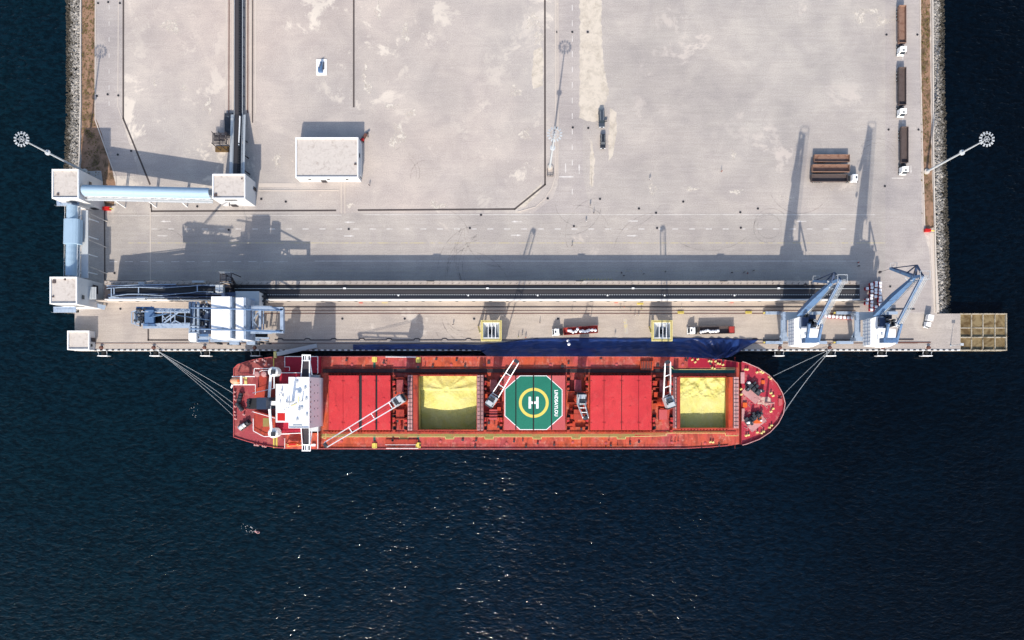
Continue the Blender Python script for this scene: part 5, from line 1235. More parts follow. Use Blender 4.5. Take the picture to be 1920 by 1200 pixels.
part(lambda b: [b.pbox(x, y, x + rnd.uniform(2, 5), y + rnd.uniform(2, 4), 5, 5 + rnd.uniform(1, 4)) for x, y in [(rnd.uniform(396, 500), rnd.uniform(636, 643)) for _ in range(16)]] and None, 'drive_gear', M['gear'])
part(lambda b: b.pbox(465, 624, 500, 633, 8, 9), 'lower_hopper', M['dark'])
# boom pointing west
bm = part(lambda b: b.pbox(286, 587, 356, 607, 22.6, 23.0), 'boom', M['dark'])
def f(b):
    za, zb = 23.8, 25.0
    for y, w_ in ((581, 1.4), (611, 1.7)): b.bar(P(268, y, zb), P(356, y + (2 if y < 600 else -1), za), w_, 0.3)
    for y in (584.5, 607.5): b.bar(P(265, y, zb + 1.2), P(356, y, za + 1.4), 0.3); b.bar(P(265, y, zb - 1.6), P(356, y, za - 1.4), 0.35)
    for i in range(8):
        x = 290 + i * 8
        for y in (584.5, 607.5): b.bar(P(x, y, zb - 1.5), P(x + 4, y, zb + 1.1), 0.16); b.bar(P(x + 4, y, zb + 1.1), P(x + 8, y, zb - 1.5), 0.16)
    for x in (305, 320, 328, 347): b.bar(P(x, 584, 25.4), P(x, 608, 25.4), 0.26)
    b.bar(P(305, 608, 25.5), P(336, 584, 25.5), 0.4); b.bar(P(305, 592, 25.5), P(312, 601, 25.5), 0.22); b.bar(P(306, 600, 25.5), P(322, 589, 25.5), 0.22); b.bar(P(320, 608, 25.5), P(328, 601, 25.5), 0.3); b.bar(P(328, 601, 25.5), P(340, 607, 25.5), 0.3)
part(f, 'boom_truss', M['pale_blue'])
part(lambda b: (b.pbox(271, 581, 288, 609, 25.2, 26.2), b.pbox(255, 575, 288, 581, 25, 25.4), b.pbox(268, 607.5, 290, 611, 25.2, 26.5)), 'boom_head', M['blue'])
part(lambda b: [b.bar(P(x, y, 25.4), P(x + rnd.uniform(-6, 6), y + rnd.uniform(-6, 6), 26.2), rnd.uniform(0.2, 0.7)) for x, y in [(rnd.uniform(255, 273), rnd.uniform(579, 608)) for _ in range(26)]] and None, 'head_gear', M['gear'])
part(lambda b: (b.bar(P(247, 585, 26), P(247, 606, 26), 0.25), b.bar(P(247, 585, 26), P(262, 579, 26), 0.25), b.bar(P(247, 606, 26), P(262, 611, 26), 0.25), b.bar(P(253, 583, 25), P(253, 607, 25), 0.5), b.pbox(255, 583, 262, 606, 23.8, 24.2)), 'tip_frame', M['pale_blue'])
part(lambda b: b.pbox(263, 585, 287, 606, 9, 24.4), 'loading_spout', M['navy'])  # spout widened into a solid block so its cast shadow fills out
part(lambda b: (b.tube(P(280, 595, 26), P(312, 588, 38), 0.22), b.tube(P(312, 588, 38), P(392, 600, 25.5), 0.1), b.bar(P(288, 590, 25), P(312, 588, 38), 0.18)), 'stay_mast', M['blue'])
part(lambda b: b.pbox(302, 589, 352, 605, 12.5, 20.5), 'boom_shadow_filler', M['navy'])  # block added under the boom to fill in the loader's cast shadow
# tripper conveyor on the viaduct
tr_ = thing('belt_tripper', 'dark blue travelling tripper with rising belt and grey drive house on the viaduct', 'tripper', P(330, 545, 8))
def f(b):
    for y in (537.5, 551.5, 557):
        b.bar(P(204, y + (2 if y < 540 else 1), 8.9), P(330, y - 1, 11.2), 0.35, 0.7); b.bar(P(330, y - 1, 11.2), P(430, y - (2 if y < 540 else 0), 14.0), 0.35, 0.7)
part(f, 'side_girder', M['navy'], tr_)
part(lambda b: (b.bar(P(212, 547, 8.7), P(330, 546, 10.8), 2.3, 0.12), b.bar(P(330, 546, 10.8), P(430, 545, 13.5), 2.3, 0.12)), 'belt', M['dark'], tr_)
def f(b):
    b.path([P(200, 541, 10), P(232, 538.5, 10.4), P(262, 538.5, 11), P(300, 540, 12), P(358, 536.5, 13), P(372, 534.5, 13.6), P(410, 534.5, 15)], 0.12)
    b.path([P(208, 556, 9.6), P(240, 551.5, 10.6), P(262, 551.5, 11), P(300, 554, 11.6), P(358, 549, 13), P(370, 547, 13.4), P(400, 547.5, 14)], 0.12)
    for x, ya, yb_ in ((209, 540, 556), (214, 540, 552), (260, 538.5, 551.5), (370, 534.5, 547)): b.bar(P(x, ya, 10.6 if x < 300 else 13.5), P(x, yb_, 10.6 if x < 300 else 13.5), 0.28)
    b.bar(P(204, 558.5, 9.4), P(372, 557, 10.4), 0.5, 0.2); b.bar(P(200, 536, 9.2), P(330, 533, 10.4), 0.35, 0.15)
part(f, 'handrail', M['pale_blue'], tr_)
part(lambda b: (b.pbox(259, 529, 270, 535, 8, 9), b.pbox(256, 554, 272, 562, 8, 9.2), b.pbox(360, 526, 383, 530, 8, 9.4)), 'bogie', M['galv'], tr_)
part(lambda b: (b.pbox(404, 534, 418, 548, 13.6, 15.4),), 'head_chute', M['galv'], tr_)
part(lambda b: (b.bar(P(404, 541, 15.5), P(418, 541, 15.5), 0.2), b.bar(P(411, 534, 15.5), P(411, 548, 15.5), 0.2)), 'chute_frame', M['pale_blue'], tr_)
def f(b):
    for zz in (10, 13, 16):
        for i in range(7): b.bar(P(413, 513 + i * 2.8, zz), P(434, 513 + i * 2.8, zz), 0.28, 0.12)
        for x in (413, 424, 434): b.bar(P(x, 512, zz - 0.2), P(x, 530, zz - 0.2), 0.22)
    for x, y in ((413, 512), (434, 512), (413, 530), (434, 530)): q = P(x, y, 16); b.bar((q.x, q.y, 7.8), (q.x, q.y, 17), 0.25)
    b.bar(P(434, 520, 16), P(444, 540, 9), 0.8, 0.3); b.bar(P(430, 528, 15), P(438, 545, 9), 0.6, 0.3)
part(f, 'stair_frame', M['steel'], tr_)
part(lambda b: [b.bar(P(409, 510 + i * 0, 17), P(436, 510, 17), 0.1) for i in range(1)] + [b.bar(P(412, y, 17), P(434, y, 17), 0.1) for y in (512, 530)] and None, 'stair_rail', M['galv'], tr_)
dh = part(lambda b: b.pbox(441, 547, 484, 576, 8.2, 14.6), 'drive_house', M['white_wall'], tr_)
part(lambda b: b.pbox(441, 546, 486, 576.5, 14.6, 14.75), 'roof', M['galv'], dh)
part(lambda b: (b.pbox(465, 560, 478, 576, 14.76, 14.8), b.pbox(468, 563, 471, 566, 14.8, 15)), 'roof_panel', M['pale_blue'], dh)
part(lambda b: [b.pbox(488 + rnd.uniform(0, 5), y, 494 + rnd.uniform(0, 3), y + 3, 8, 8 + rnd.uniform(1, 4)) for y in range(545, 578, 3)] and None, 'tail_gear', M['gear'], tr_)
part(lambda b: (b.pbox(415, 548, 441, 556, 8, 15),), 'transfer_chute', M['navy'], tr_)

# ------------------------------------------------------------------ level luffing quay cranes
def quay_crane(label, dx, head, tip, apex, stay):
    """dx: ground shift in metres of the whole machine; head, tip, apex, stay: photo pixels of the jib ends"""
    D = Vector((dx, 0, 0))
    Q = lambda x, y, z: P(x, y, z) + D
    t = thing('quay_crane', label, 'crane', Q(1500, 615, 0), 'blue and white luffing cranes on the quay')
    def pt(fn, name, m, parent=t): b = MB(); fn(b); return b.build(name, m, parent)
    def bx(b, x0, y0, x1, y1, z0, z1):
        a, c = Q(x0, y0, z1), Q(x1, y1, z1); b.prism([(a.x, a.y), (c.x, a.y), (c.x, c.y), (a.x, c.y)], z0, z1)
    def f(b):
        for x in (1466, 1527):
            for y in (588, 637): b.bar(Q(x, y, 1.2), Q(x + (4 if x < 1500 else -4), y + (2 if y < 600 else -2), 12), 1.3, 1.5)
        for y in (589.5, 635.5): b.bar(Q(1466, y, 11.6), Q(1527, y, 11.6), 1.5, 1.4)
        for x in (1470, 1523): b.bar(Q(x, 588, 11.7), Q(x, 637, 11.7), 1.5, 1.4)
    pt(f, 'portal', M['pale_blue'])
    pt(lambda b: bx(b, 1474, 585, 1526, 600, 11.9, 12.5), 'portal_deck', M['galv'])
    for x in (1452, 1535):
        for y in (586.5, 642):
            o = pt(lambda b: bx(b, x - 16, y - 2.6, x + 16, y + 2.6, 0.8, 2.0), 'bogie', M['pale_blue'])
            b = MB()
            for k in (-2.2, -0.8, 0.8, 2.2): q = Q(x, y, 0.5); b.tube(q + Vector((k, -0.2, 0)), q + Vector((k, 0.2, 0)), 0.45, n=10)
            b.build('wheel', M['steel'], o); pt(lambda b: bx(b, x - 20, y - 1.2, x - 16, y + 1.2, 0.5, 1.3), 'buffer', M['yellow'], o)
    pt(lambda b: b.lathe([(2.6, 12), (2.6, 15.5), (3.0, 15.6), (3.0, 16.2)], Q(1508, 615, 16) - Vector((0, 0, 16)), 20), 'slewing_column', M['pale_blue'])
    def f(b):
        for z0, y in ((2, 640), (7, 632)): b.bar(Q(1464, y, z0), Q(1473, y - 26, z0 + 5), 0.9, 0.25)
        b.bar(Q(1466, 600, 12.8), Q(1466, 634, 12.8), 0.7, 0.2)
        for i in range(9): q = Q(1464, 598 + i * 4.5, 12.8); b.bar(q, q + Vector((0, 0, 1.1)), 0.07)
        b.bar(Q(1464, 598, 13.9), Q(1464, 634, 13.9), 0.08)
    pt(f, 'stair', M['pale_blue'])
    h = pt(lambda b: b.prism([Q(x, y, 21.5)[:2] for x, y in ((1489, 598), (1499, 594), (1513, 593.5), (1513, 615), (1536, 617), (1536, 645), (1524, 650.5), (1489, 647))], 16.2, 21.5), 'machine_house', M['white_clean'])
    def f(b):
        for i in range(7): a, c = Q(1489, 600 + i * 6.6, 21.5), Q(1489, 600 + i * 6.6, 21.5); b.bar(Vector((a.x - 0.03, a.y, 16.3)), Vector((c.x - 0.03, c.y, 21.4)), 0.08)
        for z in (17.8, 19.6): a, c = Q(1489, 598, 21.5), Q(1489, 647, 21.5); b.bar(Vector((a.x - 0.03, a.y, z)), Vector((c.x - 0.03, c.y, z)), 0.08)
    pt(f, 'cladding_seam', M['blue'], h)
    pt(lambda b: (bx(b, 1500, 613, 1502, 618, 21.5, 21.7), bx(b, 1501, 628, 1502.5, 637, 21.5, 21.7), bx(b, 1509, 625, 1512, 629, 21.5, 21.9), bx(b, 1491, 610, 1492, 640, 21.5, 21.56)), 'roof_fitting', M['galv'], h)
    o = pt(lambda b: bx(b, 1536.2, 600, 1542, 612, 15.5, 19), 'operator_cab', M['white_clean'])
    pt(lambda b: bx(b, 1542.1, 601, 1543, 611, 16.5, 18.5), 'window', M['glass'], o)
    pt(lambda b: [bx(b, x, y, x + rnd.uniform(2, 6), y + rnd.uniform(1.5, 5), 19, 19 + rnd.uniform(1, 4.5)) for x, y in [(rnd.uniform(1506, 1534), rnd.uniform(586, 611)) for _ in range(22)]] and None, 'luffing_gear', M['gear'])
    pt(lambda b: (bx(b, 1505, 595, 1516, 612, 18, 22.6), bx(b, 1513, 590, 1530, 598, 17, 20)), 'gear_house', M['navy'])
    def f(b):
        for xa, xb in ((1517, 1512.5), (1541, 1534)):
            b.bar(Q(xb, 641, 27), Q(xa, 607, 30), 0.7, 0.9)
        for xa in (1517, 1541): b.bar(Q(xa, 607, 30), Q(xa, 607, 21.5), 0.5)
    pt(f, 'rocker_arm', M['blue'])
    pt(lambda b: bx(b, 1509.5, 633, 1535.5, 642, 25.4, 28.2), 'counterweight', M['blue'])
    foot = Q(1499, 590, 21); hd = Vector(head); d = (hd - foot); s_ = Vector((d.y, -d.x, 0)).normalized()
    def f(b):
        b.bar(foot, foot.lerp(hd, 0.5), 1.9, 1.3, 2.2, 1.6); b.bar(foot.lerp(hd, 0.5), hd, 2.2, 1.6, 0.8, 0.9)
    pt(f, 'main_boom', M['blue'])
    def f(b):
        o = s_ * 1.5
        b.bar(foot.lerp(hd, 0.05) + o, foot.lerp(hd, 0.93) + o * 0.7, 0.7, 0.14); b.bar(foot.lerp(hd, 0.05) + o * 1.3 + Vector((0, 0, 1)), foot.lerp(hd, 0.93) + o * 0.9 + Vector((0, 0, 1)), 0.09)
        for i in range(16): q = foot.lerp(hd, 0.06 + i * 0.055) + o * 1.25; b.bar(q, q + Vector((0, 0, 1)), 0.07)
    pt(f, 'boom_walkway', M['galv'])
    sf = Q(1533, 607, 31); se = Vector(stay); ds = (se - sf); ss = Vector((ds.y, -ds.x, 0)).normalized()
    def f(b):
        b.bar(sf, se, 0.75, 0.8)
    pt(f, 'back_stay', M['blue'])
    def f(b):
        for k in (0.9, 1.5): b.bar(sf + ss * k, se + ss * k, 0.11)
        for k in (0.9, 1.5): b.bar(sf + ss * k + Vector((0, 0, 0.9)), se + ss * k + Vector((0, 0, 0.9)), 0.08)
        for i in range(30): q = sf.lerp(se, i / 29); b.bar(q + ss * 0.9, q + ss * 1.5, 0.08)
        for k in (-0.5, 0.1, 0.5): b.tube(sf + ss * k + Vector((0, 0, 0.9)), se + ss * k + Vector((0, 0, 0.7)), 0.05, n=5)
        for i in range(8): q = sf + Vector((rnd.uniform(-1.2, 1.2), rnd.uniform(-1.5, 1), rnd.uniform(-1, 1))); b.bar(q, q + Vector((rnd.uniform(-1, 1), rnd.uniform(-1.5, 1.5), rnd.uniform(-1, 1))), 0.2)
    pt(f, 'stay_ladder', M['galv'])
    tp_ = Vector(tip); ap = Vector(apex)
    def f(b):
        b.bar(hd, tp_, 1.1, 1.0, 0.9, 0.7); b.bar(hd + s_ * 0.2, se, 0.9, 0.8)
    pt(f, 'fly_jib', M['blue'])
    def f(b):
        b.bar(hd, ap, 1.0, 0.5, 0.5, 0.4); b.bar(se, ap, 0.45, 0.4); b.bar(ap, tp_, 0.28); b.bar(hd.lerp(tp_, 0.35), ap, 0.3)
        b.bar(hd.lerp(tp_, 0.1) + Vector((0, 0, .9)), tp_ + Vector((0, 0, 0.9)), 0.12)
    pt(f, 'jib_bracing', M['navy'])
    def f(b):
        for dx_, dy_ in ((-1.4, -1.2), (1.4, -1.2), (-1.4, 1.2), (1.4, 1.2)): q = se + Vector((dx_, dy_, 0)); b.bar(q, q + Vector((0, 0, 1.3)), 0.1)
        for a in ((-1.4, -1.2, 1.4, -1.2), (1.4, -1.2, 1.4, 1.2), (1.4, 1.2, -1.4, 1.2), (-1.4, 1.2, -1.4, -1.2)): b.bar(se + Vector((a[0], a[1], 1.3)), se + Vector((a[2], a[3], 1.3)), 0.13)
        for i in range(9): q = hd.lerp(foot, 0.02 + i * 0.015) + Vector((rnd.uniform(-1.4, 1.4), rnd.uniform(-1, 1), 0.8)); b.bar(q, q + Vector((rnd.uniform(-1, 1), rnd.uniform(-1, 1), 0.3)), 0.18)
        q = tp_ + Vector((0, 0.6, 0.4)); b.bar(q, q + Vector((0, 0, 1.6)), 0.1); b.bar(q + Vector((-0.9, 0.7, 1.2)), q + Vector((1.2, 0.9, 1.2)), 0.1); b.bar(q + Vector((-0.9, 0.7, 1.2)), q + Vector((-0.9, -0.6, 1.0)), 0.1); b.bar(q + Vector((1.2, 0.9, 1.2)), q + Vector((1.1, -0.6, 1.0)), 0.1)
    pt(f, 'head_platform', M['galv'])
    pt(lambda b: b.tube(tp_ - Vector((0, 0.1, 0.2)), (tp_.x, tp_.y - 0.1, tp_.z - 6), 0.06, n=5), 'hoist_rope', M['steel'])
    pt(lambda b: b.lathe([(0.2, -7.4), (0.45, -6.9), (0.35, -6.1), (0.1, -6)], (tp_.x, tp_.y - 0.1, tp_.z), 8), 'hook_block', M['steel'])
    return t
quay_crane('blue and white luffing crane on the quay, the one nearer the ship bow', 0, P(1560, 529, 42), P(1526, 527, 31), P(1564, 511, 44), P(1576, 524, 45))
quay_crane('blue and white luffing crane on the quay, the one beside the bulk bag stack', 25.2, P(1715, 519, 42.5), P(1670, 503, 31), P(1719, 497, 44), P(1730, 517, 45.5))
# ------------------------------------------------------------------ yellow hoppers
def hopper(label, x):
    t = thing('quay_hopper', label, 'hopper', P(x, 620, 0), 'square yellow hoppers on the quay')
    rim(x - 19.5, 600.5, x + 19.5, 639.5, 7.6, 8.6, 4.2).build('top_frame', M['yellow_pale'], t)
    b = MB()
    for i in range(4): a = [(x - 17.5, 602.5), (x + 17.5, 602.5), (x + 17.5, 637.5), (x - 17.5, 637.5)]; p, q = a[i], a[(i + 1) % 4]; b.bar(P(*p, 8.66), P(*q, 8.66), 0.1, 0.08)
    b.build('grease_line', M['rust_rail'], t)
    b = MB(); tp_ = [P(x + sx_ * 15.2, 620 + sy_ * 15.2, 8.5) for sx_, sy_ in ((-1, -1), (1, -1), (1, 1), (-1, 1))]; lo_ = [P(x + sx_ * 4, 622 + sy_ * 4, 3.2) for sx_, sy_ in ((-1, -1), (1, -1), (1, 1), (-1, 1))]
    for i in range(4): b.poly([tp_[i], tp_[(i + 1) % 4], lo_[(i + 1) % 4], lo_[i]])
    b.build('cone', M['galv'], t)
    b = MB(); b.poly([lo_[0], lo_[1], lo_[2], lo_[3]]); b.lathe([(0.9, 1.2), (0.9, 3.1)], P(x, 622, 0), 10); b.build('outlet', M['dark'], t)
    b = MB()
    for k in (-5.6, 1.2, 8): b.bar(P(x + k, 605, 8.3), P(x + k, 635, 8.3), 0.22, 0.4)
    b.bar(P(x - 15, 634, 8.2), P(x + 15, 634, 8.2), 0.3, 0.5); b.build('grid_bar', M['white'], t)
    for sx_, sy_ in ((-1, -1), (1, -1), (1, 1), (-1, 1)): b = MB(); b.bar(P(x + sx_ * 17.4, 620 + sy_ * 17.4, 7.6), P(x + sx_ * 17.4, 620 + sy_ * 17.4, 0), 0.6); b.build('leg', M['yellow_pale'], t)
    b = MB()
    for sx_ in (-1, 1): b.bar(P(x + sx_ * 17.4, 603, 3), P(x + sx_ * 17.4, 637, 7), 0.25); b.bar(P(x - 17, 620 + sx_ * 17.4, 4), P(x + 17, 620 + sx_ * 17.4, 4), 0.3)
    b.build('brace', M['yellow_pale'], t)
    b = MB(); b.bar(P(x - 20.5, 624, 8.4), P(x - 24, 612, 0.2), 0.6, 0.15); b.build('ladder', M['yellow_pale'], t)
hopper('square yellow framed hopper straddling the quay at the western end of the wide tarpaulin', 921)
hopper('square yellow framed hopper on the quay between the two trucks carrying white bags', 1241.5)

# ------------------------------------------------------------------ vehicles
def tyres(t, xs_, half, r=0.5):
    for x in xs_:
        for s_ in (-1, 1):
            b = MB(); b.tube((x, s_ * half - 0.15, r), (x, s_ * half + 0.15, r), r, n=12); wv = b.build('wheel', M['rubber'], t)
            b = MB(); b.tube((x, s_ * (half + 0.16), r), (x, s_ * (half + 0.19), r), r * 0.5, n=8); b.build('rim', M['galv'], wv)
def truck(label, bed_m, cab=True, grp=None, load=None, L=13.4, bed_h=1.1, cabm='white_clean', gap=0.0, name='trailer_truck', cat='truck'):
    """bed from x=0 back to -L, cab ahead on +x"""
    t = thing(name, label, cat, (0, 0, 0), grp)
    b = MB(); b.box((-L / 2 + (1.2 if cab else 0), 0, 0.95), (L + (2.4 if cab else 0), 1.0, 0.3)); b.build('chassis', M['steel'], t)
    b = MB(); zf = 1.25; b.box((-L / 2, 0, zf), (L, 2.5, 0.16)); b.build('bed_floor', M[bed_m], t)
    b = MB()
    for s_ in (-1, 1): b.box((-L / 2, s_ * 1.24, zf + bed_h / 2 + 0.09), (L - 0.16, 0.07, bed_h))
    for x in (0.04 - 0.08, -L + 0.04): b.box((x, 0, zf + bed_h / 2 + 0.09), (0.08, 2.56, bed_h + 0.1))
    for i in range(int(L / 1.1)):
        for s_ in (-1, 1): b.box((-0.6 - i * 1.1, s_ * 1.31, zf + bed_h / 2), (0.12, 0.07, bed_h))
    b.build('side_board', M[bed_m], t)
    tyres(t, (-L + 1.4, -L + 2.7, -L + 4.0), 1.05)
    if cab:
        tyres(t, (0.7, 3.4), 1.05)
        b = MB(); b.box((0.85, 0, 1.4), (0.9, 1.7, 0.5)); b.tube((0.9, -0.5, 1.3), (0.9, 0.5, 1.3), 0.45, n=8); b.build('coupling', M['dark'], t)
        b = MB(); b.prism([(1.5 + gap, -1.2), (3.7 + gap, -1.2), (3.95 + gap, -0.9), (3.95 + gap, 0.9), (3.7 + gap, 1.2), (1.5 + gap, 1.2)], 0.7, 2.95, [(1.6 + gap, -1.15), (3.25 + gap, -1.15), (3.4 + gap, -0.85), (3.4 + gap, 0.85), (3.25 + gap, 1.15), (1.6 + gap, 1.15)])
        cb_ = b.build('cab', M[cabm], t, bevel=0.06)
        b = MB(); b.add([(3.93 + gap, -0.85, 1.75), (3.93 + gap, 0.85, 1.75), (3.5 + gap, 0.8, 2.75), (3.5 + gap, -0.8, 2.75), (3.6 + gap, -0.85, 1.75), (3.6 + gap, 0.85, 1.75), (3.2 + gap, 0.8, 2.75), (3.2 + gap, -0.8, 2.75)], [[0, 1, 2, 3], [7, 6, 5, 4], [0, 4, 5, 1], [3, 2, 6, 7], [1, 5, 6, 2], [0, 3, 7, 4]]); b.build('windscreen', M['glass'], cb_)
        b = MB(); b.prism([(1.75 + gap, -0.9), (2.6 + gap, -0.9), (2.6 + gap, 0.9), (1.75 + gap, 0.9)], 2.95, 3.4, [(1.7 + gap, -1.0), (2.2 + gap, -0.8), (2.2 + gap, 0.8), (1.7 + gap, 1.0)]); b.build('air_deflector', M[cabm], cb_)
        b = MB(); b.box((2.9 + gap, 0, 2.99), (0.5, 0.8, 0.07)); b.build('roof_hatch', M['glass'], cb_)
        for s_ in (-1, 1):
            b = MB(); b.box((3.6 + gap, s_ * 1.36, 2.1), (0.12, 0.25, 0.5)); b.build('mirror', M['dark'], cb_)
            b = MB(); b.box((3.96 + gap, s_ * 0.85, 0.95), (0.06, 0.4, 0.25)); b.build('headlight', M['galv'], cb_)
        b = MB(); b.box((3.85 + gap, 0, 0.75), (0.4, 2.45, 0.4)); b.build('bumper', M[cabm], cb_)
    return t
def put(t, x, y, ang, label=None, grp=None): t.location = P(x, y, 0.012); t.rotation_euler = (0, 0, ang); return t
G1 = 'trailer trucks parked along the eastern verge'
put(truck('northernmost truck by the verge, brown bed with dark stains and white cab', 'rust', grp=G1, cabm='white'), 1686, 86, R(-90))
put(truck('middle truck by the verge, long dark grey bed and pale mint cab', 'rust_dark', grp=G1, cabm='white'), 1686, 201, R(-90))
put(truck('southernmost truck by the verge, slim dark bed and white cab', 'rust_dark', grp=G1, L=12.8, cabm='white'), 1690, 308.5, R(-90))
for o, x, y, L in (('truck', 1685, 57, 0), ):
    b = MB()
    for dx_, dy_, s_ in ((1.8, -5.2, 0.35), (1.5, -4.8, 0.25), (1.9, -6.5, 0.2), (-1.0, -8.5, 0.15)):
        pass
put(truck('cabless trailer with tan rusty bed, northernmost of the three close together in the yard', 'rust', False, 'trailers standing close together in the yard', L=12.6, bed_h=0.9, name='flat_trailer', cat='trailer'), 1588, 300, 0)
put(truck('cabless trailer with tan rusty bed, lying between another trailer and a white cabbed truck', 'rust', False, 'trailers standing close together in the yard', L=13.2, bed_h=1.3, name='flat_trailer', cat='trailer'), 1587, 319, 0)
put(truck('truck with dark brown bed and white cab facing east beside two cabless trailers', 'rust_dark', True, 'trailers standing close together in the yard', L=12.8), 1583.5, 337, 0)
QT = [truck('red bedded truck with white and bluish bags on the quay beside the tarpaulin', 'truck_red', True, 'bag trucks on the quay', L=12.2, cabm='white', bed_h=1.3), truck('dark bedded truck with a row of white bags on the quay near the cranes', 'rust_dark', True, 'bag trucks on the quay', L=12.6, cabm='white', bed_h=1.3)]
put(QT[0], 1056, 622.5, R(184)); put(QT[1], 1308, 620.5, R(181))
MB().box((-11.6, 0, 1.95), (1.8, 2.3, 1.1)).build('red_load', M['truck_red'], QT[1])
MB().box((-2.2, -0.2, 1.6), (2.8, 2.0, 0.6)).build('red_load', M['truck_red'], QT[0]); MB().box((-10.0, 0.1, 1.6), (3.2, 2.1, 0.6)).build('red_load', M['truck_red'], QT[0])
bg = MB(); bg.lathe([(0.40, 0), (0.52, 0.25), (0.54, 0.8), (0.42, 1.05), (0.14, 1.12), (0.18, 1.3)], (0, 0, 0), 10); M['bag'] = mat('white_woven_bag', (0.8, 0.8, 0.82), 0.8, 0.06, 3); M['bag_blue'] = mat('bluish_bag', S(176, 206, 240), 0.8, 0.06, 3)
bag0 = bg.build('bulk_bag', M['bag'], None, smooth=True); WORLD[bag0.name] = Vector((0, 0, 0)); nb = 0
def put_bag(x, y, z, label, grp, m=None):
    global nb
    o = bag0 if nb == 0 else bag0.copy()
    if nb: C.objects.link(o)
    nb += 1; o.location = P(x, y, z); o.rotation_euler = (0, 0, rnd.uniform(0, 6)); s_ = rnd.uniform(0.9, 1.1); o.scale = (s_, s_, rnd.uniform(0.9, 1.1))
    tag(o, label, 'bag', grp)
T1 = [(1066, 620), (1069.5, 620.5), (1074, 623), (1079.5, 621.5), (1082.5, 617.5), (1088, 621.5), (1092, 621), (1096.5, 622), (1101, 621), (1104.5, 619.5), (1110, 619), (1116, 619.5)]
for i, (x, y) in enumerate(T1): put_bag(x, y, 1.95, 'round white bag on the red truck, %s from the cab' % ORD[i], 'bags on the red truck')
T2 = [(1313, 623), (1317.5, 622), (1322, 621), (1326.5, 620), (1331, 622), (1336, 621.5), (1341, 621.5), (1345, 620.5)]
for i, (x, y) in enumerate(T2): put_bag(x, y, 1.6, 'white bag on the dark truck near the cranes, %s from the cab' % ORD[i], 'bags on the dark truck')
put_bag(1064.5, 639, 2.0, 'small white bag lying on the blue tarpaulin, the one nearer the quay', 'bags on the tarpaulin'); put_bag(1066.5, 645.5, 3.2, 'small white bag lying on the blue tarpaulin, the one nearer the ship', 'bags on the tarpaulin')
# stack of red sided bulk bags
M['bag_red'] = mat('red_woven_side', S(206, 40, 60), 0.8, 0.1, 2)
sb = thing('bulk_sack', None, 'sack', (0, 0, 0))
b = MB(); b.prism([(-0.48, -0.48), (0.48, -0.48), (0.48, 0.48), (-0.48, 0.48)], 0, 1.35, [(-0.52, -0.52), (0.52, -0.52), (0.52, 0.52), (-0.52, 0.52)]); b.build('red_side', M['bag_red'], sb, bevel=0.08)
b = MB(); b.prism([(-0.5, -0.5), (0.5, -0.5), (0.5, 0.5), (-0.5, 0.5)], 1.35, 1.62, [(-0.44, -0.44), (0.44, -0.44), (0.44, 0.44), (-0.44, 0.44)]); b.box((0.1, 0, 1.66), (0.3, 0.4, 0.16)); b.build('white_top', M['bag'], sb)
SB = []
for k, (col, xs_, y0, n_) in enumerate((('eastern', 1647, 532, 9), ('middle', 1639, 530.5, 9), ('western', 1630.5, 534.5, 8))):
    for i in range(n_):
        if (k, i) in ((1, 5), (1, 6)): continue
        SB.append((xs_ + rnd.uniform(-0.9, 0.9), y0 + i * 6.6 + rnd.uniform(-0.7, 0.7), 'red and white bulk sack, %s from the north in the %s column of the stack' % (ORD[i], col), 'stack of red and white bulk sacks'))
for x, y, s_ in ((1622.5, 542, 'leaning at the north west corner of the stack'), (1622.5, 563, 'by the viaduct end, upper of the western pair'), (1622, 569.5, 'by the viaduct end, lower of the western pair')): SB.append((x, y, 'red and white bulk sack ' + s_, 'stack of red and white bulk sacks'))
for i in range(8): SB.append((1545 + i * 7, 593.5 + i * 0.5, 'red and white bulk sack in the row between the two cranes, %s from the west' % ORD[i], 'row of sacks between the cranes'))
for i, (x, y, s_, g_) in enumerate(SB):
    o = sb if i == 0 else dup(sb, (0, 0, 0)); o.location = P(x, y, 0.012); o.rotation_euler = (0, 0, R(rnd.uniform(-9, 9))); o['label'] = s_; o['group'] = g_
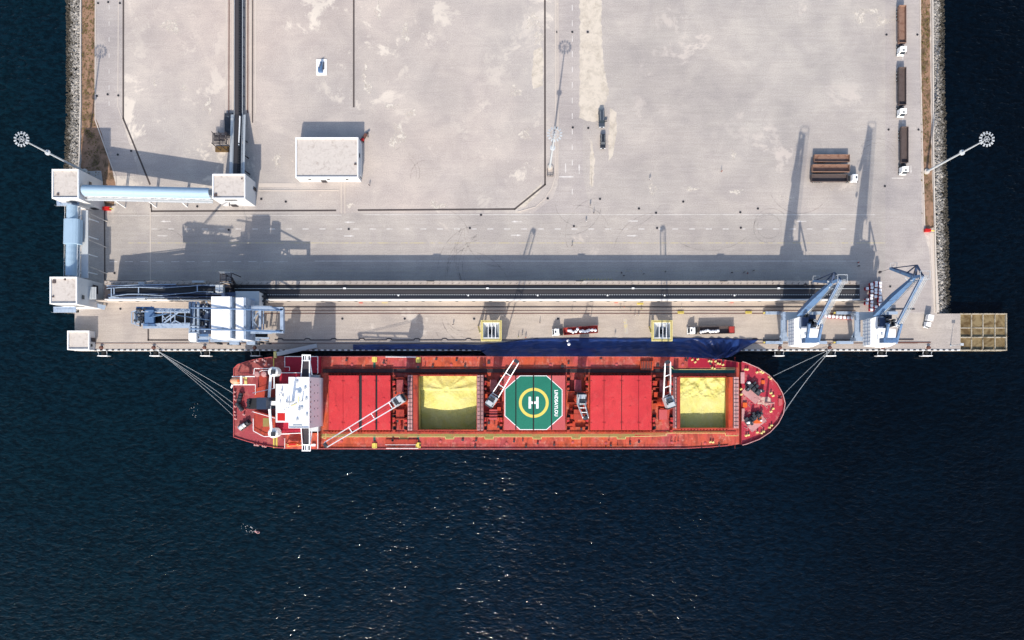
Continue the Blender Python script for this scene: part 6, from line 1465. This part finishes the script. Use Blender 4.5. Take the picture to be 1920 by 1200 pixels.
# cars
def car(label, body_m, L=4.9, W_=1.95, H_=1.75, suv=True):
    t = thing('parked_car', label, 'car', (0, 0, 0), 'cars parked beside the central road')
    n = 22; h2 = L / 2; prof = [(-h2, .45), (-h2, .95), (-h2 + .25, 1.05), (h2 - 1.5, 1.05), (h2 - .35, .95), (h2, .75), (h2, .4)]
    b = MB(); ys = (-W_ / 2, -W_ / 2 + .12, W_ / 2 - .12, W_ / 2); m_ = len(prof); vs = []
    for j, y in enumerate(ys):
        for x, z in prof: k = 0.97 if j in (0, 3) else 1.0; vs.append((x * k, y, z - (0.07 if j in (0, 3) and z > 0.6 else 0)))
    fs = [[j * m_ + i, j * m_ + i + 1, (j + 1) * m_ + i + 1, (j + 1) * m_ + i] for j in range(3) for i in range(m_ - 1)] + [list(range(m_))[::-1], [3 * m_ + i for i in range(m_)]] + [[j * m_ + m_ - 1, j * m_, (j + 1) * m_, (j + 1) * m_ + m_ - 1] for j in range(3)]
    b.add(vs, fs); b.build('body', body_m, t, bevel=0.06)
    a = (-h2 + .08, h2 - 1.45) ; r_ = (-h2 + .42, h2 - 2.15)
    b = MB(); b.prism([(a[0], -.86), (a[1], -.86), (a[1], .86), (a[0], .86)], 1.03, H_ - .05, [(r_[0], -.68), (r_[1], -.68), (r_[1], .68), (r_[0], .68)]); b.build('glasshouse', M['glass'], t)
    b = MB(); b.box(((r_[0] + r_[1]) / 2, 0, H_ - .02), (r_[1] - r_[0] + .1, 1.42, .07)); rf = b.build('roof', body_m, t, bevel=0.03)
    b = MB()
    for s_ in (-1, 1): b.bar((r_[0] + .1, s_ * .6, H_ + .06), (r_[1] - .1, s_ * .6, H_ + .06), .06)
    b.build('roof_rail', M['galv'], rf)
    tyres(t, (-h2 + .95, h2 - .95), W_ / 2 - .12, .36)
    for s_ in (-1, 1):
        MB().box((h2 - .08, s_ * .68, .78), (.2, .42, .16)).build('headlight', M['white_clean'], t); MB().box((-h2 + .02, s_ * .7, .85), (.1, .3, .2)).build('tail_light', M['red'], t); MB().box((h2 - 1.7, s_ * (W_ / 2 + .1), 1.1), (.12, .2, .15)).build('mirror', body_m, t)
    return t
M['car_blue'] = mat('blue_grey_car_paint', (0.07, 0.085, 0.105), 0.25, 0.03, 1, metal=0.4, spec=0.5); M['car_dark'] = mat('dark_car_paint', (0.035, 0.04, 0.048), 0.25, 0.03, 1, metal=0.4, spec=0.5)
c1 = car('blue grey estate car parked by the sand strip with a door open', M['car_blue'], 6.2, 2.1, 2.0); put(c1, 1127.5, 224.5, R(-88))
MB().box((1.0, 1.45, 1.1), (0.08, 1.0, 0.9)).build('open_door', M['car_dark'], c1)
put(car('small dark hatchback parked just south of the blue grey car', M['car_dark'], 5.3, 1.85, 1.7), 1130, 266.5, R(-90))
# white light truck at the eastern end of the quay
lt = thing('light_truck', 'small white light truck parked on the quay east of the second crane', 'light truck', (0, 0, 0))
MB().box((0.4, 0, 0.6), (4.6, 1.5, 0.3)).build('chassis', M['steel'], lt)
MB().box((1.6, 0, 1.7), (2.1, 2.0, 1.9)).build('cargo_box', M['white_clean'], lt, bevel=0.05); MB().box((0.9, 0, 2.66), (0.1, 1.9, 0.04)).build('roof_line', M['dark'], lt)
b = MB(); b.prism([(-2.0, -0.9), (0.1, -0.95), (0.1, 0.95), (-2.0, 0.9)], 0.5, 2.1, [(-1.5, -0.8), (0.0, -0.85), (0.0, 0.85), (-1.5, 0.8)]); cb_ = b.build('cab', M['white_clean'], lt, bevel=0.06)
b = MB(); b.add([(-1.95, -0.75, 1.2), (-1.95, 0.75, 1.2), (-1.52, 0.7, 2.0), (-1.52, -0.7, 2.0)], [[0, 1, 2, 3]]); b.build('windscreen', M['glass'], cb_); tyres(lt, (-1.2, 1.8), 0.85, 0.38)
put(lt, 1736, 605, R(78))

# ------------------------------------------------------------------ people
def make_body():
    V = []; E = []; Rr = []
    def vtx(p, r, par=None):
        V.append(p); Rr.append(r)
        if par is not None: E.append((par, len(V) - 1))
        return len(V) - 1
    pel = vtx((0, 0, .95), (.15, .11)); ch = vtx((0, 0, 1.25), (.17, .11), pel); sh_ = vtx((0, 0, 1.42), (.14, .09), ch); nk = vtx((0, .01, 1.52), (.055, .055), sh_); h1 = vtx((0, .02, 1.6), (.075, .085), nk); h2 = vtx((0, .02, 1.7), (.08, .095), h1); vtx((0, .015, 1.75), (.05, .06), h2)
    vtx((0, .12, 1.625), (.012, .014), h1)
    for s_ in (-1, 1):
        hp = vtx((s_ * .1, 0, .9), (.09, .1), pel); kn = vtx((s_ * .11, .03 + .06 * s_, .5), (.06, .065), hp); an = vtx((s_ * .11, -.02 + .08 * s_, .09), (.04, .045), kn); vtx((s_ * .12, .14 + .08 * s_, .04), (.04, .035), an)
        so = vtx((s_ * .2, 0, 1.4), (.06, .06), sh_); el_ = vtx((s_ * .27, -.02, 1.13), (.042, .045), so); wr = vtx((s_ * .26, .1, .9), (.028, .03), el_); pm = vtx((s_ * .26, .13, .83), (.036, .02), wr)
        for k, (dx, dz) in enumerate(((-.024, -.085), (-.008, -.1), (.008, -.095), (.024, -.075))): f1 = vtx((s_ * .26 + dx, .15, .83 + dz * .5), (.009, .009), pm); vtx((s_ * .26 + dx, .145, .83 + dz), (.008, .008), f1)
        th = vtx((s_ * .225, .16, .825), (.01, .01), pm); vtx((s_ * .22, .18, .79), (.009, .009), th)
    me = bpy.data.meshes.new('person_body'); me.from_pydata(V, E, []); o = bpy.data.objects.new('tmp_body', me); C.objects.link(o)
    sk_ = o.modifiers.new('skin', 'SKIN'); sd = o.modifiers.new('sub', 'SUBSURF'); sd.levels = 1; sd.render_levels = 1
    for i, d in enumerate(me.skin_vertices[0].data): d.radius = Rr[i]; d.use_root = (i == 0)
    bpy.context.view_layer.update()
    ev = bpy.data.meshes.new_from_object(o.evaluated_get(bpy.context.evaluated_depsgraph_get())); bpy.data.objects.remove(o)
    return ev
BODY = make_body()
M['skin'] = mat('skin', (0.22, 0.12, 0.08), 0.6, 0.05); M['hair'] = mat('black_hair', (0.012, 0.01, 0.01), 0.6, 0.1); M['trousers'] = mat('dark_trousers', (0.03, 0.035, 0.05), 0.8, 0.1)
shirts = {'white': mat('white_shirt', (0.7, 0.7, 0.7), 0.8, 0.05), 'orange': mat('orange_vest', S(240, 110, 50), 0.8, 0.05), 'dark': mat('dark_shirt', (0.03, 0.035, 0.045), 0.8, 0.1), 'red': mat('red_shirt', S(200, 50, 60), 0.8, 0.1), 'yellow': mat('yellow_vest', S(220, 224, 90), 0.8, 0.1), 'grey': mat('grey_shirt', (0.2, 0.21, 0.22), 0.8, 0.1)}
protos = {}
for k, m_ in shirts.items():
    me = BODY.copy(); me.name = 'person_body'
    for x in (M['skin'], m_, M['trousers'], M['rubber']): me.materials.append(x)
    for p_ in me.polygons:
        c = p_.center; p_.use_smooth = True
        p_.material_index = 3 if c.z < .09 else 2 if c.z < .98 and abs(c.x) < .2 and not (c.y > .09 and c.z > .7) else 1 if c.z < 1.47 and c.z > .98 else 0
    protos[k] = me
HM = MB(); HM.ball((0, .005, 1.72), .1, (.95, 1.08, .75), 10, 6); hair_me = None
def person(x, y, shirt, ang, label, z=0.02):
    global hair_me
    o = bpy.data.objects.new('person', protos[shirt]); C.objects.link(o); o.location = P(x, y, z); o.rotation_euler = (0, 0, ang); tag(o, label, 'person', 'people on the pier'); WORLD[o.name] = Vector((0, 0, 0))
    if hair_me is None: h_ = HM.build('hair', M['hair'], o, smooth=True); hair_me = h_.data
    else: h_ = bpy.data.objects.new('hair', hair_me); C.objects.link(h_); h_.parent = o
for i, (x, y, s_, l_) in enumerate([(1218, 337, 'white', 'in white standing alone on the eastern yard'), (1352, 322, 'orange', 'in orange standing alone on the eastern yard'), (693, 348, 'dark', 'in dark clothes near the flat roofed building'),
 (1106.5, 385, 'grey', 'in grey at the foot of the central road'), (1113, 400, 'dark', 'in dark clothes just below the foot of the central road'), (1098.5, 416, 'white', 'in white on the apron under the central road'), (1072.5, 461, 'dark', 'in dark clothes on the apron by the yellow line'),
 (1165, 512, 'dark', 'in dark clothes in the viaduct shade, west of a standing pair'), (1169, 517.5, 'dark', 'in dark clothes in the viaduct shade, just north of the wall posts'), (1177, 507, 'white', 'in white in the viaduct shade, north of a dark dressed pair'), (1203, 507, 'white', 'in white in the viaduct shade, northern one of a line of two'), (1206, 514, 'grey', 'in grey in the viaduct shade, southern one of a line of two'), (1247, 510, 'grey', 'in grey in the viaduct shade beneath the jib shadow'), (1371, 512, 'dark', 'in dark clothes alone in the viaduct shade, west of a trio'),
 (1394, 511, 'dark', 'in dark clothes on the west of the trio in the shade'), (1400, 513, 'red', 'in red in the middle of the trio in the shade'), (1411.5, 508, 'dark', 'in dark clothes on the east of the trio in the shade'), (1607, 493, 'red', 'in red in the shade north of the bulk sack stack'), (1608, 499.5, 'dark', 'in dark clothes in the shade north of the bulk sack stack'),
 (1163, 577, 'grey', 'in grey by the red hose box under the viaduct wall'), (1169.5, 576, 'orange', 'in orange by the red hose box under the viaduct wall'), (1182, 582.5, 'dark', 'in dark clothes walking on the rails beside the hose box group'), (1202, 580, 'yellow', 'in a yellow vest beside the yellow crate on the rails'), (1190, 591, 'white', 'in white, western of two standing south of the rails'), (1197, 591, 'white', 'in white, eastern of two standing south of the rails'), (1277, 577, 'white', 'in white on the rail east of the eastern hopper'), (1072, 583, 'dark', 'in dark clothes on the rails north of the red truck'),
 (850, 609, 'dark', 'in dark clothes alone on the quay west of the first hopper'), (972, 631.5, 'yellow', 'in a yellow vest at the tarpaulin edge, nearer the hopper'), (985.5, 633, 'orange', 'in orange at the tarpaulin edge, further from the hopper'), (979, 628, 'grey', 'in grey between two workers at the tarpaulin edge'), (1012, 605, 'dark', 'in dark clothes on the quay between hopper and red truck'), (1153, 628, 'white', 'in white near the yellow stripe between the bag trucks')]):
    person(x, y, s_, R((i * 67) % 360), 'person ' + l_)
# pale floating object with foam
fl = thing('floating_buoy', 'small pale floating object with a thin trail of foam in open water', 'float', P(483, 998, WZ))
k_ = (HC - WZ) / FPX; q = Vector(((483 - NX) * k_, (NY - 998) * k_, WZ))
b = MB(); b.ball(q + Vector((0.2, 0, 0.1)), 1.0, (0.7, 0.55, 0.4)); b.ball(q + Vector((-0.7, 0.3, 0.05)), 0.7, (0.7, 0.4, 0.3)); b.build('float', M['pink'], fl, smooth=True)
MB().box(q + Vector((0.3, -0.1, 0.5)), (0.5, 0.4, 0.3)).build('weed', M['steel'], fl)
b = MB()
for i in range(26):
    u = rnd.random() ** 1.6; c = q + Vector((-0.5 - u * 5.5, 0.3 + u * 1.5 + rnd.gauss(0, 0.35 + u * 0.5), 0.04)); s_ = rnd.uniform(0.05, 0.22) * (1 - 0.6 * u)
    b.ball(c, s_, (1.5, 0.9, 0.3), 6, 3)
b.build('foam', M['white'], fl)
b = MB(); q = Vector(((363 - NX) * k_, (NY - 770) * k_, WZ)); 
for i in range(14):
    c = q + Vector((rnd.gauss(0, 1.3), rnd.gauss(0, 1.2), 0.02)); b.ball(c, rnd.uniform(0.03, 0.08), (2.2, 0.8, 0.2), 6, 3)
struct(b, 'sea_foam', M['white'], 'stuff', 'faint streaks of foam on the water by the mooring ropes')
